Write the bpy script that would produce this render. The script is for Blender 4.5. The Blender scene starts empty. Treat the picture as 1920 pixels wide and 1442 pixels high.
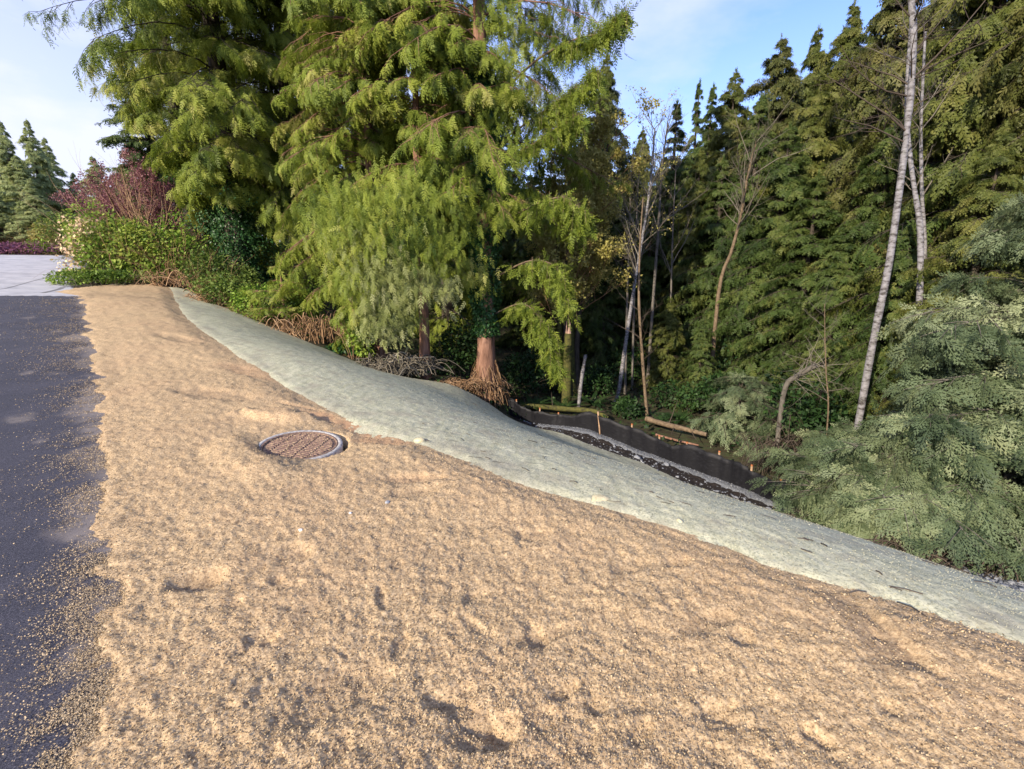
import bpy, math, numpy as np
R = math.radians
SC = bpy.context.scene
COL = SC.collection
# ------------------------------------------------------------------ camera, world, sun, exposure
CAM_H, F_PX, PITCH = 1.6, 930.0, R(13.4)
cam_d = bpy.data.cameras.new('camera'); cam = bpy.data.objects.new('camera', cam_d); COL.objects.link(cam)
cam.location = (0, 0, CAM_H); cam.rotation_euler = (R(90) - PITCH, 0, 0)
cam_d.sensor_width = 36.0; cam_d.lens = 36.0 * F_PX / 1920.0; cam_d.clip_start = 0.05; cam_d.clip_end = 2000
SC.camera = cam
SUN_EL, SUN_AZ = R(25), R(-142)                  # azimuth of the sun from +Y, clockwise
sun_d = bpy.data.lights.new('sun', 'SUN'); sun_d.energy = 3.3; sun_d.angle = R(0.6); sun_d.color = (1.0, 0.87, 0.68)
sun = bpy.data.objects.new('sun', sun_d); COL.objects.link(sun)
sun.rotation_euler = (R(90) - SUN_EL, 0, math.pi - SUN_AZ)
W = bpy.data.worlds.new('World'); SC.world = W; W.use_nodes = True
nt = W.node_tree; nt.nodes.clear()
def N(t, tree=None, **kw):
    n = (tree or nt).nodes.new(t)
    for k, v in kw.items(): setattr(n, k, v)
    return n
sky = N('ShaderNodeTexSky', sky_type='NISHITA', sun_disc=False, sun_elevation=SUN_EL, sun_rotation=SUN_AZ, air_density=1.0, dust_density=0.6, ozone_density=1.6)
tc = N('ShaderNodeTexCoord'); mp = N('ShaderNodeMapping'); mp.inputs['Scale'].default_value = (1.6, 1.6, 3.6); mp.inputs['Location'].default_value = (0.35, 0.1, 0.2)
cn = N('ShaderNodeTexNoise'); cn.inputs['Scale'].default_value = 1.5; cn.inputs['Detail'].default_value = 7; cn.inputs['Roughness'].default_value = 0.52
cr = N('ShaderNodeValToRGB'); cr.color_ramp.elements[0].position = 0.43; cr.color_ramp.elements[1].position = 0.68
cr.color_ramp.elements[0].color = (0.03, 0.03, 0.03, 1); cr.color_ramp.elements[1].color = (0.85, 0.85, 0.85, 1)
sx = N('ShaderNodeSeparateXYZ')
gr = N('ShaderNodeMapRange'); gr.inputs['From Min'].default_value = -0.15; gr.inputs['From Max'].default_value = -0.75; gr.inputs['To Max'].default_value = 0.6; gr.clamp = True
hz = N('ShaderNodeMapRange'); hz.inputs['From Min'].default_value = 0.42; hz.inputs['From Max'].default_value = 0.12; hz.inputs['To Max'].default_value = 0.35; hz.clamp = True
ad = N('ShaderNodeMath', operation='ADD'); ad2 = N('ShaderNodeMath', operation='ADD', use_clamp=True)
mx = N('ShaderNodeMix', data_type='RGBA'); mx.inputs['B'].default_value = (2.75, 2.9, 3.75, 1)
tintm = N('ShaderNodeMix', data_type='RGBA', blend_type='MULTIPLY'); tintm.inputs['Factor'].default_value = 1; tintm.inputs['B'].default_value = (.53, .62, .95, 1)
bg = N('ShaderNodeBackground'); bg.inputs['Strength'].default_value = 0.15
out = N('ShaderNodeOutputWorld')
L = nt.links.new
L(tc.outputs['Generated'], mp.inputs['Vector']); L(mp.outputs['Vector'], cn.inputs['Vector']); L(cn.outputs['Fac'], cr.inputs['Fac'])
L(tc.outputs['Generated'], sx.inputs['Vector']); L(sx.outputs['X'], gr.inputs['Value']); L(sx.outputs['Z'], hz.inputs['Value'])
L(cr.outputs['Color'], ad.inputs[0]); L(gr.outputs['Result'], ad.inputs[1]); L(ad.outputs[0], ad2.inputs[0]); L(hz.outputs['Result'], ad2.inputs[1])
L(sky.outputs['Color'], tintm.inputs['A']); L(tintm.outputs['Result'], mx.inputs['A']); L(ad2.outputs[0], mx.inputs['Factor'])
L(mx.outputs['Result'], bg.inputs['Color']); L(bg.outputs[0], out.inputs['Surface'])
SC.view_settings.view_transform = 'Standard'; SC.view_settings.look = 'None'; SC.view_settings.gamma = 1.0; SC.view_settings.exposure = 1.2
SC.render.engine = 'CYCLES'
SC.cycles.max_bounces = 5; SC.cycles.diffuse_bounces = 3; SC.cycles.transmission_bounces = 3; SC.cycles.transparent_max_bounces = 4
SC.cycles.caustics_reflective = False; SC.cycles.caustics_refractive = False

# ------------------------------------------------------------------ helpers
def P(px, py, d):
    x, yu = px - 960.0, 721.0 - py
    f = F_PX * math.cos(PITCH) + yu * math.sin(PITCH); u = yu * math.cos(PITCH) - F_PX * math.sin(PITCH)
    h = math.hypot(x, f)
    return np.array([d * x / h, d * f / h, CAM_H + d * u / h])
def tan_el(px, py):
    q = P(px, py, 1.0); return q[2] - CAM_H
PROF_R = [0, 6, 8.5, 13.3, 20, 27, 34, 42, 60, 500]; PROF_Z = [0, 0, .13, .5, .95, 1.4, 1.95, 2.3, 2.35, 2.4]
def prof(r): return np.interp(r, PROF_R, PROF_Z)
def B(px, py):                                    # a pixel on the bench (road and mulch), as a point
    t = tan_el(px, py); lo, hi = 0.3, 42.0
    for _ in range(50):
        m = (lo + hi) / 2
        if CAM_H + t * m > prof(m): lo = m
        else: hi = m
    return P(px, py, lo)
rng = np.random.default_rng(7)
def hash2(ix, iy, seed):
    h = (ix.astype(np.int64) * 374761393 + iy.astype(np.int64) * 668265263 + seed * 1274126177) & 0xffffffff
    h = ((h ^ (h >> 13)) * 1274126177) & 0xffffffff
    return ((h ^ (h >> 16)) & 0xffffff) / float(0xffffff)
def vnoise(x, y, seed=0):
    ix, iy = np.floor(x), np.floor(y); fx, fy = x - ix, y - iy
    fx = fx * fx * (3 - 2 * fx); fy = fy * fy * (3 - 2 * fy)
    a, b = hash2(ix, iy, seed), hash2(ix + 1, iy, seed); c, d = hash2(ix, iy + 1, seed), hash2(ix + 1, iy + 1, seed)
    return (a + (b - a) * fx) * (1 - fy) + (c + (d - c) * fx) * fy
def fbm(x, y, size, octv=3, seed=0):
    s = 0; a = 1; t = 0
    for o in range(octv):
        k = (2 ** o) / size
        s = s + a * vnoise(x * k + 13.7 * o, y * k - 7.1 * o, seed + o); t += a; a *= .5
    return s / t - .5
def smooth(x, a, b):
    t = np.clip((x - a) / (b - a), 0, 1); return t * t * (3 - 2 * t)
def unit(v): return v / np.maximum(np.linalg.norm(v, axis=-1, keepdims=True), 1e-9)

def mesh(name, v, q, mat, parent=None, tint=None, smooth_shade=False, attrs=None):
    v = np.asarray(v, dtype=np.float32).reshape(-1, 3); q = np.asarray(q, dtype=np.int32).reshape(-1, 4)
    me = bpy.data.meshes.new(name)
    me.vertices.add(len(v)); me.vertices.foreach_set('co', v.ravel())
    me.loops.add(q.size); me.loops.foreach_set('vertex_index', q.ravel())
    me.polygons.add(len(q)); me.polygons.foreach_set('loop_start', np.arange(0, q.size, 4, dtype=np.int32))
    me.polygons.foreach_set('loop_total', np.full(len(q), 4, dtype=np.int32))
    if smooth_shade: me.polygons.foreach_set('use_smooth', np.ones(len(q), dtype=bool))
    me.update(calc_edges=True)
    A = dict(attrs or {})
    if tint is not None: A['tint'] = tint
    for k, a in A.items():
        at = me.attributes.new(k, 'FLOAT', 'POINT'); at.data.foreach_set('value', np.asarray(a, dtype=np.float32))
    me.materials.append(mat)
    o = bpy.data.objects.new(name, me); COL.objects.link(o)
    if parent: o.parent = parent
    return o
def tag(o, label=None, cat=None, group=None, kind=None):
    for k, v in (('label', label), ('category', cat), ('group', group), ('kind', kind)):
        if v: o[k] = v
    return o
def thing(name, loc, label, cat, group=None, rz=0.0, sc=1.0):
    o = bpy.data.objects.new(name, None); COL.objects.link(o); o.location = [float(c) for c in loc]
    o.rotation_euler = (0, 0, rz); o.scale = (sc, sc, sc) if np.isscalar(sc) else sc
    o.empty_display_size = .2
    return tag(o, label, cat, group)
def dup(root, loc, label, group=None, rz=0.0, sc=1.0, tilt=(0, 0)):
    r = root.copy(); COL.objects.link(r); r.location = [float(c) for c in loc]; r.rotation_euler = (tilt[0], tilt[1], rz)
    r.scale = (sc, sc, sc) if np.isscalar(sc) else sc
    r['label'] = label
    if group: r['group'] = group
    for ch in list(root.children):
        c = ch.copy(); COL.objects.link(c); c.parent = r
        for g in ch.children:
            e = g.copy(); COL.objects.link(e); e.parent = c
    return r

class MB:                                         # collects quads
    def __init__(s): s.v = []; s.q = []; s.t = []; s.n = 0
    def add(s, v, q, t=0.5):
        v = np.asarray(v, float).reshape(-1, 3); s.v.append(v); s.q.append(np.asarray(q).reshape(-1, 4) + s.n)
        s.t.append(np.broadcast_to(np.asarray(t, float), (len(v),))); s.n += len(v)
    def tubes(s, pts, rad, sides=5, t=0.5):       # pts (N,K,3), rad (N,K)
        pts = np.asarray(pts, float); rad = np.asarray(rad, float)
        if pts.ndim == 2: pts = pts[None]; rad = rad[None]
        n, k, _ = pts.shape
        tg = np.empty_like(pts); tg[:, 1:-1] = pts[:, 2:] - pts[:, :-2]; tg[:, 0] = pts[:, 1] - pts[:, 0]; tg[:, -1] = pts[:, -1] - pts[:, -2]
        tg = unit(tg)
        ref = np.where(np.abs(tg[:, :1, 2:3]) > .8, np.array([1., 0, 0]), np.array([0, 0, 1.])); ref = np.broadcast_to(ref, tg.shape)
        a = unit(np.cross(tg, ref)); b = np.cross(tg, a)
        an = np.arange(sides) / sides * 2 * math.pi
        ring = pts[:, :, None] + rad[:, :, None, None] * (np.cos(an)[:, None] * a[:, :, None] + np.sin(an)[:, None] * b[:, :, None])
        idx = np.arange(n * k * sides).reshape(n, k, sides)
        nx = np.roll(idx, -1, axis=2)
        q = np.stack([idx[:, :-1], nx[:, :-1], nx[:, 1:], idx[:, 1:]], -1).reshape(-1, 4)
        tt = np.repeat(np.broadcast_to(np.asarray(t, float).reshape(-1), (n,)), k * sides)
        s.add(ring.reshape(-1, 3), q, tt)
        if sides >= 4 and n <= 60:                # closed ends on the thick ones
            for e in (0, k - 1):
                c = pts[:, e]; m = sides // 2
                vv = np.concatenate([ring[:, e], c[:, None]], 1); ii = np.arange(n * (sides + 1)).reshape(n, sides + 1)
                qq = np.stack([np.stack([ii[:, sides], ii[:, (2 * j) % sides], ii[:, (2 * j + 1) % sides], ii[:, (2 * j + 2) % sides]], -1) for j in range((sides + 1) // 2)], 1)
                s.add(vv.reshape(-1, 3), qq.reshape(-1, 4), np.repeat(np.broadcast_to(np.asarray(t, float).reshape(-1), (n,)), sides + 1))
    def stamp(s, tmpl, pos, ax, nr, scale, t=0.5):  # copies of a template (v,q) along axis ax with normal nr
        if isinstance(tmpl, list):
            m = len(tmpl); sc = np.asarray(scale, float); t = np.broadcast_to(np.asarray(t, float), (len(pos),))
            for k in range(m): s.stamp(tmpl[k], pos[k::m], ax[k::m], nr[k::m], sc[k::m], t[k::m])
            return
        tv, tq = tmpl; n = len(pos)
        if n == 0: return
        ax = unit(ax); bt = unit(np.cross(nr, ax)); nr = np.cross(ax, bt)
        sc = np.asarray(scale, float)
        if sc.ndim == 1: sc = np.stack([sc, sc, sc], 1)
        v = pos[:, None] + (sc[:, 0:1] * tv[:, 0])[..., None] * ax[:, None] + (sc[:, 1:2] * tv[:, 1])[..., None] * bt[:, None] + (sc[:, 2:3] * tv[:, 2])[..., None] * nr[:, None]
        q = tq[None] + (np.arange(n) * len(tv))[:, None, None]
        s.add(v.reshape(-1, 3), q.reshape(-1, 4), np.repeat(np.broadcast_to(np.asarray(t, float), (n,)), len(tv)))
    def box(s, c, sz, rot=None, t=.5):
        v = np.array([[x, y, z] for z in (-.5, .5) for y in (-.5, .5) for x in (-.5, .5)]) * np.asarray(sz)
        if rot is not None: v = v @ np.asarray(rot).T
        s.add(v + np.asarray(c), [[0, 2, 3, 1], [4, 5, 7, 6], [0, 1, 5, 4], [2, 6, 7, 3], [0, 4, 6, 2], [1, 3, 7, 5]], t)
    def build(s, name, mat, parent=None, smooth_shade=False):
        return mesh(name, np.concatenate(s.v), np.concatenate(s.q), mat, parent, np.concatenate(s.t), smooth_shade)

# ------------------------------------------------------------------ materials
def new_mat(name):
    m = bpy.data.materials.new(name); m.use_nodes = True; m.node_tree.nodes.clear(); return m, m.node_tree
def ramp(tree, fac, stops):
    r = tree.nodes.new('ShaderNodeValToRGB'); e = r.color_ramp.elements
    e[0].position, e[0].color = stops[0][0], (*stops[0][1], 1); e[1].position, e[1].color = stops[-1][0], (*stops[-1][1], 1)
    for p, c in stops[1:-1]:
        n = e.new(p); n.color = (*c, 1)
    tree.links.new(fac, r.inputs['Fac']); return r.outputs['Color']
def noise(tree, scale, detail=4, rough=.6, vec=None, stretch=None):
    n = tree.nodes.new('ShaderNodeTexNoise'); n.inputs['Scale'].default_value = scale; n.inputs['Detail'].default_value = detail; n.inputs['Roughness'].default_value = rough
    c = tree.nodes.new('ShaderNodeTexCoord'); src = c.outputs['Object']
    if stretch:
        m = tree.nodes.new('ShaderNodeMapping'); m.inputs['Scale'].default_value = stretch[:3]
        if len(stretch) > 3: m.inputs['Rotation'].default_value = (0, 0, stretch[3])
        tree.links.new(src, m.inputs['Vector']); src = m.outputs['Vector']
    tree.links.new(src, n.inputs['Vector']); return n.outputs['Fac']
def mixc(tree, f, a, b, mode='MIX'):
    m = tree.nodes.new('ShaderNodeMix'); m.data_type = 'RGBA'; m.blend_type = mode
    for k, v in (('Factor', f), ('A', a), ('B', b)):
        if hasattr(v, 'links'): tree.links.new(v, m.inputs[k])
        else: m.inputs[k].default_value = v if k == 'Factor' else (*v, 1)
    return m.outputs['Result']
def math_(tree, op, a, b):
    m = tree.nodes.new('ShaderNodeMath'); m.operation = op; m.use_clamp = False
    for i, v in enumerate((a, b)):
        if hasattr(v, 'links'): tree.links.new(v, m.inputs[i])
        else: m.inputs[i].default_value = v
    return m.outputs[0]
def attr(tree, name):
    a = tree.nodes.new('ShaderNodeAttribute'); a.attribute_name = name; return a.outputs['Fac']
def finish(tree, col, rough=.8, bump=None, bstr=.3, bdist=.01, spec=.3, trans=0.0):
    p = tree.nodes.new('ShaderNodeBsdfPrincipled'); o = tree.nodes.new('ShaderNodeOutputMaterial')
    if hasattr(col, 'links'): tree.links.new(col, p.inputs['Base Color'])
    else: p.inputs['Base Color'].default_value = (*col, 1)
    p.inputs['Roughness'].default_value = rough; p.inputs['Specular IOR Level'].default_value = spec
    if bump is not None:
        b = tree.nodes.new('ShaderNodeBump'); b.inputs['Strength'].default_value = bstr; b.inputs['Distance'].default_value = bdist
        tree.links.new(bump, b.inputs['Height']); tree.links.new(b.outputs['Normal'], p.inputs['Normal'])
    if trans:
        t = tree.nodes.new('ShaderNodeBsdfTranslucent'); m = tree.nodes.new('ShaderNodeMixShader'); m.inputs[0].default_value = trans
        tree.links.new(col, t.inputs['Color']); tree.links.new(p.outputs[0], m.inputs[1]); tree.links.new(t.outputs[0], m.inputs[2]); tree.links.new(m.outputs[0], o.inputs['Surface'])
    else: tree.links.new(p.outputs[0], o.inputs['Surface'])
def foliage(name, stops, trans=.28, rough=.55):
    m, t = new_mat(name); finish(t, ramp(t, attr(t, 'tint'), stops), rough, spec=.25, trans=trans); return m
def simple(name, stops, scale=8, rough=.8, bstr=.4, bd=.01, stretch=None, detail=5):
    m, t = new_mat(name); n = noise(t, scale, detail, .65, stretch=stretch); finish(t, ramp(t, n, stops), rough, n, bstr, bd); return m
M = {}
M['cedar'] = foliage('cedar_foliage', [(0, (.06, .1, .015)), (.45, (.21, .27, .036)), (.8, (.32, .365, .058)), (1, (.4, .39, .11))], .36)
M['cedar_dusty'] = foliage('dusty_cedar_foliage', [(0, (.14, .17, .045)), (.5, (.28, .31, .1)), (1, (.42, .43, .21))])
M['cedar_blue'] = foliage('shade_cedar_foliage', [(0, (.03, .052, .026)), (.5, (.125, .17, .085)), (1, (.32, .36, .2))])
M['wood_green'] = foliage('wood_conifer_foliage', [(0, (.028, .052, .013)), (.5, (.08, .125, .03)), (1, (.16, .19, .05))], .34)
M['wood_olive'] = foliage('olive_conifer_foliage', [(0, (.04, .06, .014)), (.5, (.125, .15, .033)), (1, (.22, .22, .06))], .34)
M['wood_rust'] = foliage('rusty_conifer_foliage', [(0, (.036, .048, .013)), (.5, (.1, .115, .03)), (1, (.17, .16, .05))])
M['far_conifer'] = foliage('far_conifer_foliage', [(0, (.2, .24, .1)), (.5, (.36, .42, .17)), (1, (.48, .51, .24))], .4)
M['leaf_bright'] = foliage('bright_leaf', [(0, (.08, .16, .02)), (.5, (.19, .32, .04)), (1, (.34, .44, .07))], .35)
M['leaf_bramble'] = foliage('bramble_leaf', [(0, (.05, .09, .018)), (.5, (.13, .2, .035)), (1, (.25, .3, .07))], .3)
M['leaf_hedge'] = foliage('hedge_leaf', [(0, (.07, .13, .022)), (.5, (.22, .33, .05)), (1, (.44, .47, .1))], .35)
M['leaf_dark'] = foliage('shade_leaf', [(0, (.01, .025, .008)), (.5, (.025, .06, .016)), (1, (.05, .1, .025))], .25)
M['ivy'] = foliage('ivy_leaf', [(0, (.014, .045, .014)), (.5, (.03, .085, .022)), (1, (.07, .14, .035))], .1, .4)
M['maple_young'] = foliage('young_yellow_leaf', [(0, (.2, .19, .04)), (.5, (.4, .36, .1)), (1, (.52, .45, .17))], .35)
M['red_leaf'] = foliage('purple_leaf', [(0, (.15, .055, .065)), (.5, (.28, .12, .13)), (1, (.38, .22, .21))], .25)
M['blossom'] = foliage('cream_blossom', [(0, (.6, .4, .28)), (.5, (.75, .58, .38)), (1, (.8, .7, .35))], .2)
M['heather'] = foliage('heather_bloom', [(0, (.16, .06, .1)), (1, (.32, .13, .2))], .2)
M['dry'] = foliage('dry_twig', [(0, (.13, .075, .04)), (.5, (.3, .18, .095)), (1, (.45, .3, .18))], .0, .8)
M['dry_grey'] = foliage('grey_twig', [(0, (.08, .07, .055)), (.5, (.15, .13, .1)), (1, (.25, .225, .18))], .0, .8)
M['dry_dark'] = foliage('dark_twig', [(0, (.035, .026, .02)), (1, (.11, .085, .065))], .0, .8)
M['moss'] = simple('mossy_bark', [(.3, (.03, .024, .015)), (.5, (.075, .075, .02)), (.75, (.13, .12, .03))], 14, .9, .6, .02)
M['bark_red'] = simple('red_brown_bark', [(.3, (.1, .05, .032)), (.55, (.25, .135, .09)), (.75, (.36, .22, .16))], 16, .9, .8, .02, (1, 1, .14))
M['bark_dark'] = simple('dark_bark', [(.3, (.03, .024, .018)), (.7, (.1, .08, .06))], 14, .9, .7, .02, (1, 1, .2))
M['bark_grey'] = simple('grey_bark', [(.3, (.07, .062, .052)), (.7, (.19, .17, .145))], 18, .85, .5, .01, (1, 1, .35))
M['bark_branch'] = simple('branch_bark', [(.3, (.08, .055, .035)), (.7, (.22, .16, .1))], 14, .9, .3)
m, t = new_mat('birch_bark'); M['birch'] = m
n1 = noise(t, 9, 5, .7, stretch=(1, 1, 2.2)); n2 = noise(t, 30, 3, .6)
finish(t, mixc(t, ramp(t, n2, [(.5, (0, 0, 0)), (.75, (.4, .4, .4))]), ramp(t, n1, [(.38, (.05, .042, .042)), (.5, (.2, .19, .2)), (.72, (.33, .32, .345))]), (.16, .18, .13)), .7, n1, .4, .006)
m, t = new_mat('broken_wood'); M['wood_raw'] = m
n1 = noise(t, 20, 4, .6, stretch=(1, 1, .1)); finish(t, ramp(t, n1, [(.3, (.3, .17, .12)), (.7, (.6, .43, .34))]), .8, n1, .6, .01)

m, t = new_mat('wood_fibre_mulch'); M['mulch'] = m
nf = noise(t, 75, 4, .75); nm = noise(t, 9, 4, .65); nl = noise(t, 1.1, 3, .6)
c = ramp(t, nf, [(.3, (.14, .09, .055)), (.42, (.37, .26, .15)), (.56, (.59, .435, .255)), (.75, (.74, .58, .38))])
c = mixc(t, math_(t, 'MULTIPLY', ramp(t, nm, [(.5, (0, 0, 0)), (.72, (1, 1, 1))]), .32), c, (.17, .12, .075), 'MIX')
c = mixc(t, math_(t, 'MULTIPLY', ramp(t, nl, [(.45, (0, 0, 0)), (.7, (1, 1, 1))]), .25), c, (.44, .28, .17), 'MIX')
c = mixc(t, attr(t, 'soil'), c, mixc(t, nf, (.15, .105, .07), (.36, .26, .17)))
c = mixc(t, attr(t, 'rust'), c, mixc(t, nf, (.3, .15, .08), (.56, .36, .22)))
finish(t, c, .95, nf, .7, .012, spec=.1)
m, t = new_mat('mulch_flake'); M['flake'] = m
finish(t, ramp(t, attr(t, 'tint'), [(0, (.11, .076, .05)), (.3, (.33, .245, .15)), (.7, (.52, .4, .245)), (1, (.64, .5, .33))]), .9, spec=.05)
m, t = new_mat('hydroseed'); M['hydro'] = m
nf = noise(t, 60, 5, .7); nm = noise(t, 3.2, 5, .6, stretch=(1, 1, 1)); ns = noise(t, 6, 5, .65, stretch=(2.6, .5, 1, R(-52)))
c = ramp(t, ns, [(.3, (.45, .44, .29)), (.5, (.575, .56, .385)), (.7, (.67, .64, .455))])
c = mixc(t, ramp(t, nf, [(.36, (1, 1, 1)), (.5, (0, 0, 0))]), c, (.25, .255, .18))
c = mixc(t, math_(t, 'MULTIPLY', ramp(t, nm, [(.5, (0, 0, 0)), (.66, (1, 1, 1))]), .6), c, (.36, .32, .24))
c = mixc(t, attr(t, 'soil'), c, mixc(t, nf, (.12, .11, .1), (.3, .27, .23)))
c = mixc(t, attr(t, 'rust'), c, mixc(t, nf, (.2, .22, .24), (.5, .52, .54)))
finish(t, c, .9, nf, .35, .01, spec=.15)
m, t = new_mat('asphalt'); M['asphalt'] = m
nf = noise(t, 160, 3, .7); nm = noise(t, 2.2, 5, .65); nd = noise(t, 26, 4, .7)
c = ramp(t, nf, [(.3, (.015, .0155, .023)), (.5, (.038, .038, .054)), (.62, (.09, .088, .11)), (.75, (.2, .195, .215))])
c = mixc(t, math_(t, 'MULTIPLY', ramp(t, nm, [(.42, (0, 0, 0)), (.75, (1, 1, 1))]), .22), c, (.14, .13, .16))
c = mixc(t, ramp(t, nd, [(.66, (0, 0, 0)), (.74, (.7, .7, .7))]), c, (.36, .31, .27))
c = mixc(t, attr(t, 'dust'), c, mixc(t, nd, (.3, .25, .22), (.62, .52, .42)))
finish(t, c, .78, nf, .5, .006, spec=.35)
M['concrete'] = simple('concrete_apron', [(.3, (.3, .3, .33)), (.5, (.42, .42, .45)), (.7, (.5, .49, .51))], 1.6, .85, .05)
M['concrete_ring'] = simple('pale_concrete', [(.35, (.24, .22, .2)), (.6, (.5, .48, .46))], 40, .8, .3, .004)
M['joint'] = simple('dark_joint', [(.3, (.13, .13, .14)), (.7, (.24, .23, .24))], 20, .9)
m, t = new_mat('rusty_iron'); M['iron'] = m
nf = noise(t, 34, 5, .7); nb = noise(t, 120, 3, .6)
c = ramp(t, nb, [(.3, (.1, .065, .055)), (.7, (.27, .17, .13))])
c = mixc(t, ramp(t, nf, [(.5, (0, 0, 0)), (.66, (.8, .8, .8))]), c, (.46, .33, .2)); finish(t, c, .75, nb, .4, .004)
M['floor'] = simple('forest_floor', [(.3, (.02, .016, .01)), (.5, (.05, .042, .02)), (.6, (.04, .055, .018)), (.75, (.1, .075, .045))], 6, .95, .8, .05)
M['wet_soil'] = simple('wet_ditch_soil', [(.3, (.012, .009, .007)), (.55, (.035, .026, .02)), (.8, (.1, .085, .075))], 22, .7, .7, .02)
M['gravel_sheet'] = simple('crushed_gravel', [(.3, (.07, .075, .085)), (.5, (.16, .17, .185)), (.7, (.27, .28, .3))], 45, .85, .9, .02)
M['stone'] = foliage('stone', [(0, (.08, .085, .095)), (.5, (.19, .2, .22)), (1, (.38, .39, .4))], 0, .8)
M['silt'] = simple('black_silt_fabric', [(.35, (.005, .005, .007)), (.6, (.011, .011, .014)), (.8, (.035, .038, .045))], 12, .6, .3, .01, (1, 1, 3))
M['stake'] = simple('raw_stake_wood', [(.3, (.26, .16, .09)), (.7, (.48, .32, .2))], 20, .8, .3)
M['orange'] = simple('orange_paint', [(.3, (.36, .12, .04)), (.7, (.5, .18, .07))], 30, .6, .1)
M['foam'] = simple('cream_clod', [(.3, (.5, .42, .24)), (.7, (.72, .64, .42))], 40, .9, .7, .01)
M['white'] = simple('white_pebble', [(.3, (.6, .58, .58)), (.7, (.8, .8, .8))], 60, .7, .3)

# ------------------------------------------------------------------ the terrain: a smooth surface through surveyed points
crest_px = [(320, 540), (335, 572), (365, 607), (430, 655), (500, 700), (570, 741), (625, 770), (700, 800), (780, 826), (850, 851), (920, 880), (1000, 908), (1100, 938), (1200, 968), (1300, 1000), (1380, 1030), (1470, 1066), (1560, 1090), (1650, 1115), (1760, 1150), (1920, 1200)]
crest = np.array([B(*p) for p in crest_px])
far_px = [(330, 537, 20.6), (400, 566, 18.3), (480, 600, 16), (560, 633, 14.6), (640, 665, 13.5), (700, 690, 12.9), (760, 708, 12.5), (850, 722, 12.3), (920, 758, 12.3), (980, 795, 12.0)]
toe_px = [(1040, 808, 11.6), (1100, 830, 11), (1200, 865, 10.2), (1350, 932, 9.2), (1480, 972, 8.6), (1560, 992, 8.0), (1740, 1052, 7.2), (1920, 1117, 6.6)]
fence_base_px = [(955, 790, 13.2), (1010, 797, 12.6), (1100, 808, 12.0), (1200, 848, 11.2), (1300, 885, 10.5), (1400, 922, 9.9), (1490, 966, 9.1), (1535, 990, 8.6)]
far = np.array([P(*p) for p in far_px]); toe = np.array([P(*p) for p in toe_px]); fbase = np.array([P(*p) for p in fence_base_px])
fbase[0, 2] = -2.35
def pol(px, d, z):
    q = P(px, 500, d); return [q[0], q[1], z]
ctl = [*crest, *far, *toe, *fbase]
for ang in (-75, -58, -44, -38):
    for r in (5, 9, 13.3, 20, 27, 34, 42, 52): ctl.append([r * math.sin(R(ang)), r * math.cos(R(ang)), prof(r)])
for ang in (-33, -26):
    for r in (2.5, 5, 8.5): ctl.append([r * math.sin(R(ang)), r * math.cos(R(ang)), prof(r)])
for ang in (-100, -140, 180, 140):
    for r in (3, 9, 20): ctl.append([r * math.sin(R(ang)), r * math.cos(R(ang)), 0])
for ang, r in ((0, 1), (0, 2.6), (30, 1.8), (60, 1.4), (90, 1.2), (20, 2.6), (-15, 3.0), (-90, 2)): ctl.append([r * math.sin(R(ang)), r * math.cos(R(ang)), 0])
for a in ((300, 25, 1.25), (400, 23, .95), (440, 20, .6), (480, 19, .3), (600, 17, -.4), (560, 21, .1), (800, 14.2, -1.5), (700, 16.5, -.9), (912, 13.6, -1.95), (760, 20, -1.2), (850, 26, -1.2), (640, 30, -.2), (420, 32, 1.3),
          (1000, 16, -2.6), (1100, 15, -2.65), (1200, 14.5, -2.6), (1300, 13.5, -2.6), (1400, 12.5, -2.6), (1500, 11.5, -2.6), (1600, 10.5, -2.5), (1750, 9.5, -2.3), (1900, 8.8, -2.1), (2100, 8.5, -1.9),
          (1000, 22, -2.5), (1200, 22, -2.5), (1450, 22, -2.3), (1750, 20, -2.2), (2200, 18, -2), (1000, 36, -1.8), (1300, 40, -1.6), (1700, 38, -1.6), (2300, 34, -1.5)):
    ctl.append(pol(*a))
q = crest[-1]; ctl += [[q[0] + 1.6, q[1] - 1.2, -.1], [q[0] + 3.5, q[1] - 1.5, -1.3], [5, -3, -.3], [9, -4, -1.6]]
ctl = np.array(ctl, float)
keep = []
for i, p_ in enumerate(ctl):
    if all(np.hypot(*(ctl[j, :2] - p_[:2])) > .25 for j in keep): keep.append(i)
ctl = ctl[keep]
def phi(d2): return .5 * d2 * np.log(d2 + 1e-9)
n_ = len(ctl); K = phi(((ctl[:, None, :2] - ctl[None, :, :2]) ** 2).sum(-1)) + np.eye(n_) * .02
Pm = np.c_[np.ones(n_), ctl[:, :2]]
A = np.block([[K, Pm], [Pm.T, np.zeros((3, 3))]])
Wt = np.linalg.solve(A, np.r_[ctl[:, 2], np.zeros(3)])
def T(x, y):
    x = np.atleast_1d(np.asarray(x, float)); y = np.atleast_1d(np.asarray(y, float)); sh = x.shape; x = x.ravel(); y = y.ravel()
    z = np.empty(len(x))
    for i in range(0, len(x), 40000):
        a, b = x[i:i + 40000], y[i:i + 40000]
        d2 = (a[:, None] - ctl[:, 0]) ** 2 + (b[:, None] - ctl[:, 1]) ** 2
        z[i:i + 40000] = phi(d2) @ Wt[:n_] + Wt[n_] + a * Wt[n_ + 1] + b * Wt[n_ + 2]
    r = np.hypot(x, y); f = smooth(r, 38, 62)
    ang = np.degrees(np.arctan2(x, y)); base = -1.6 + 3.6 * smooth(-ang, 5, 30) * smooth(ang, -170, -120)
    return (z * (1 - f) + base * f).reshape(sh)
def ground(px, d):
    q = P(px, 600, d); q[2] = T(q[0], q[1])[0]; return q
def at(x, y): return np.array([x, y, T(x, y)[0]])

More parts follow.
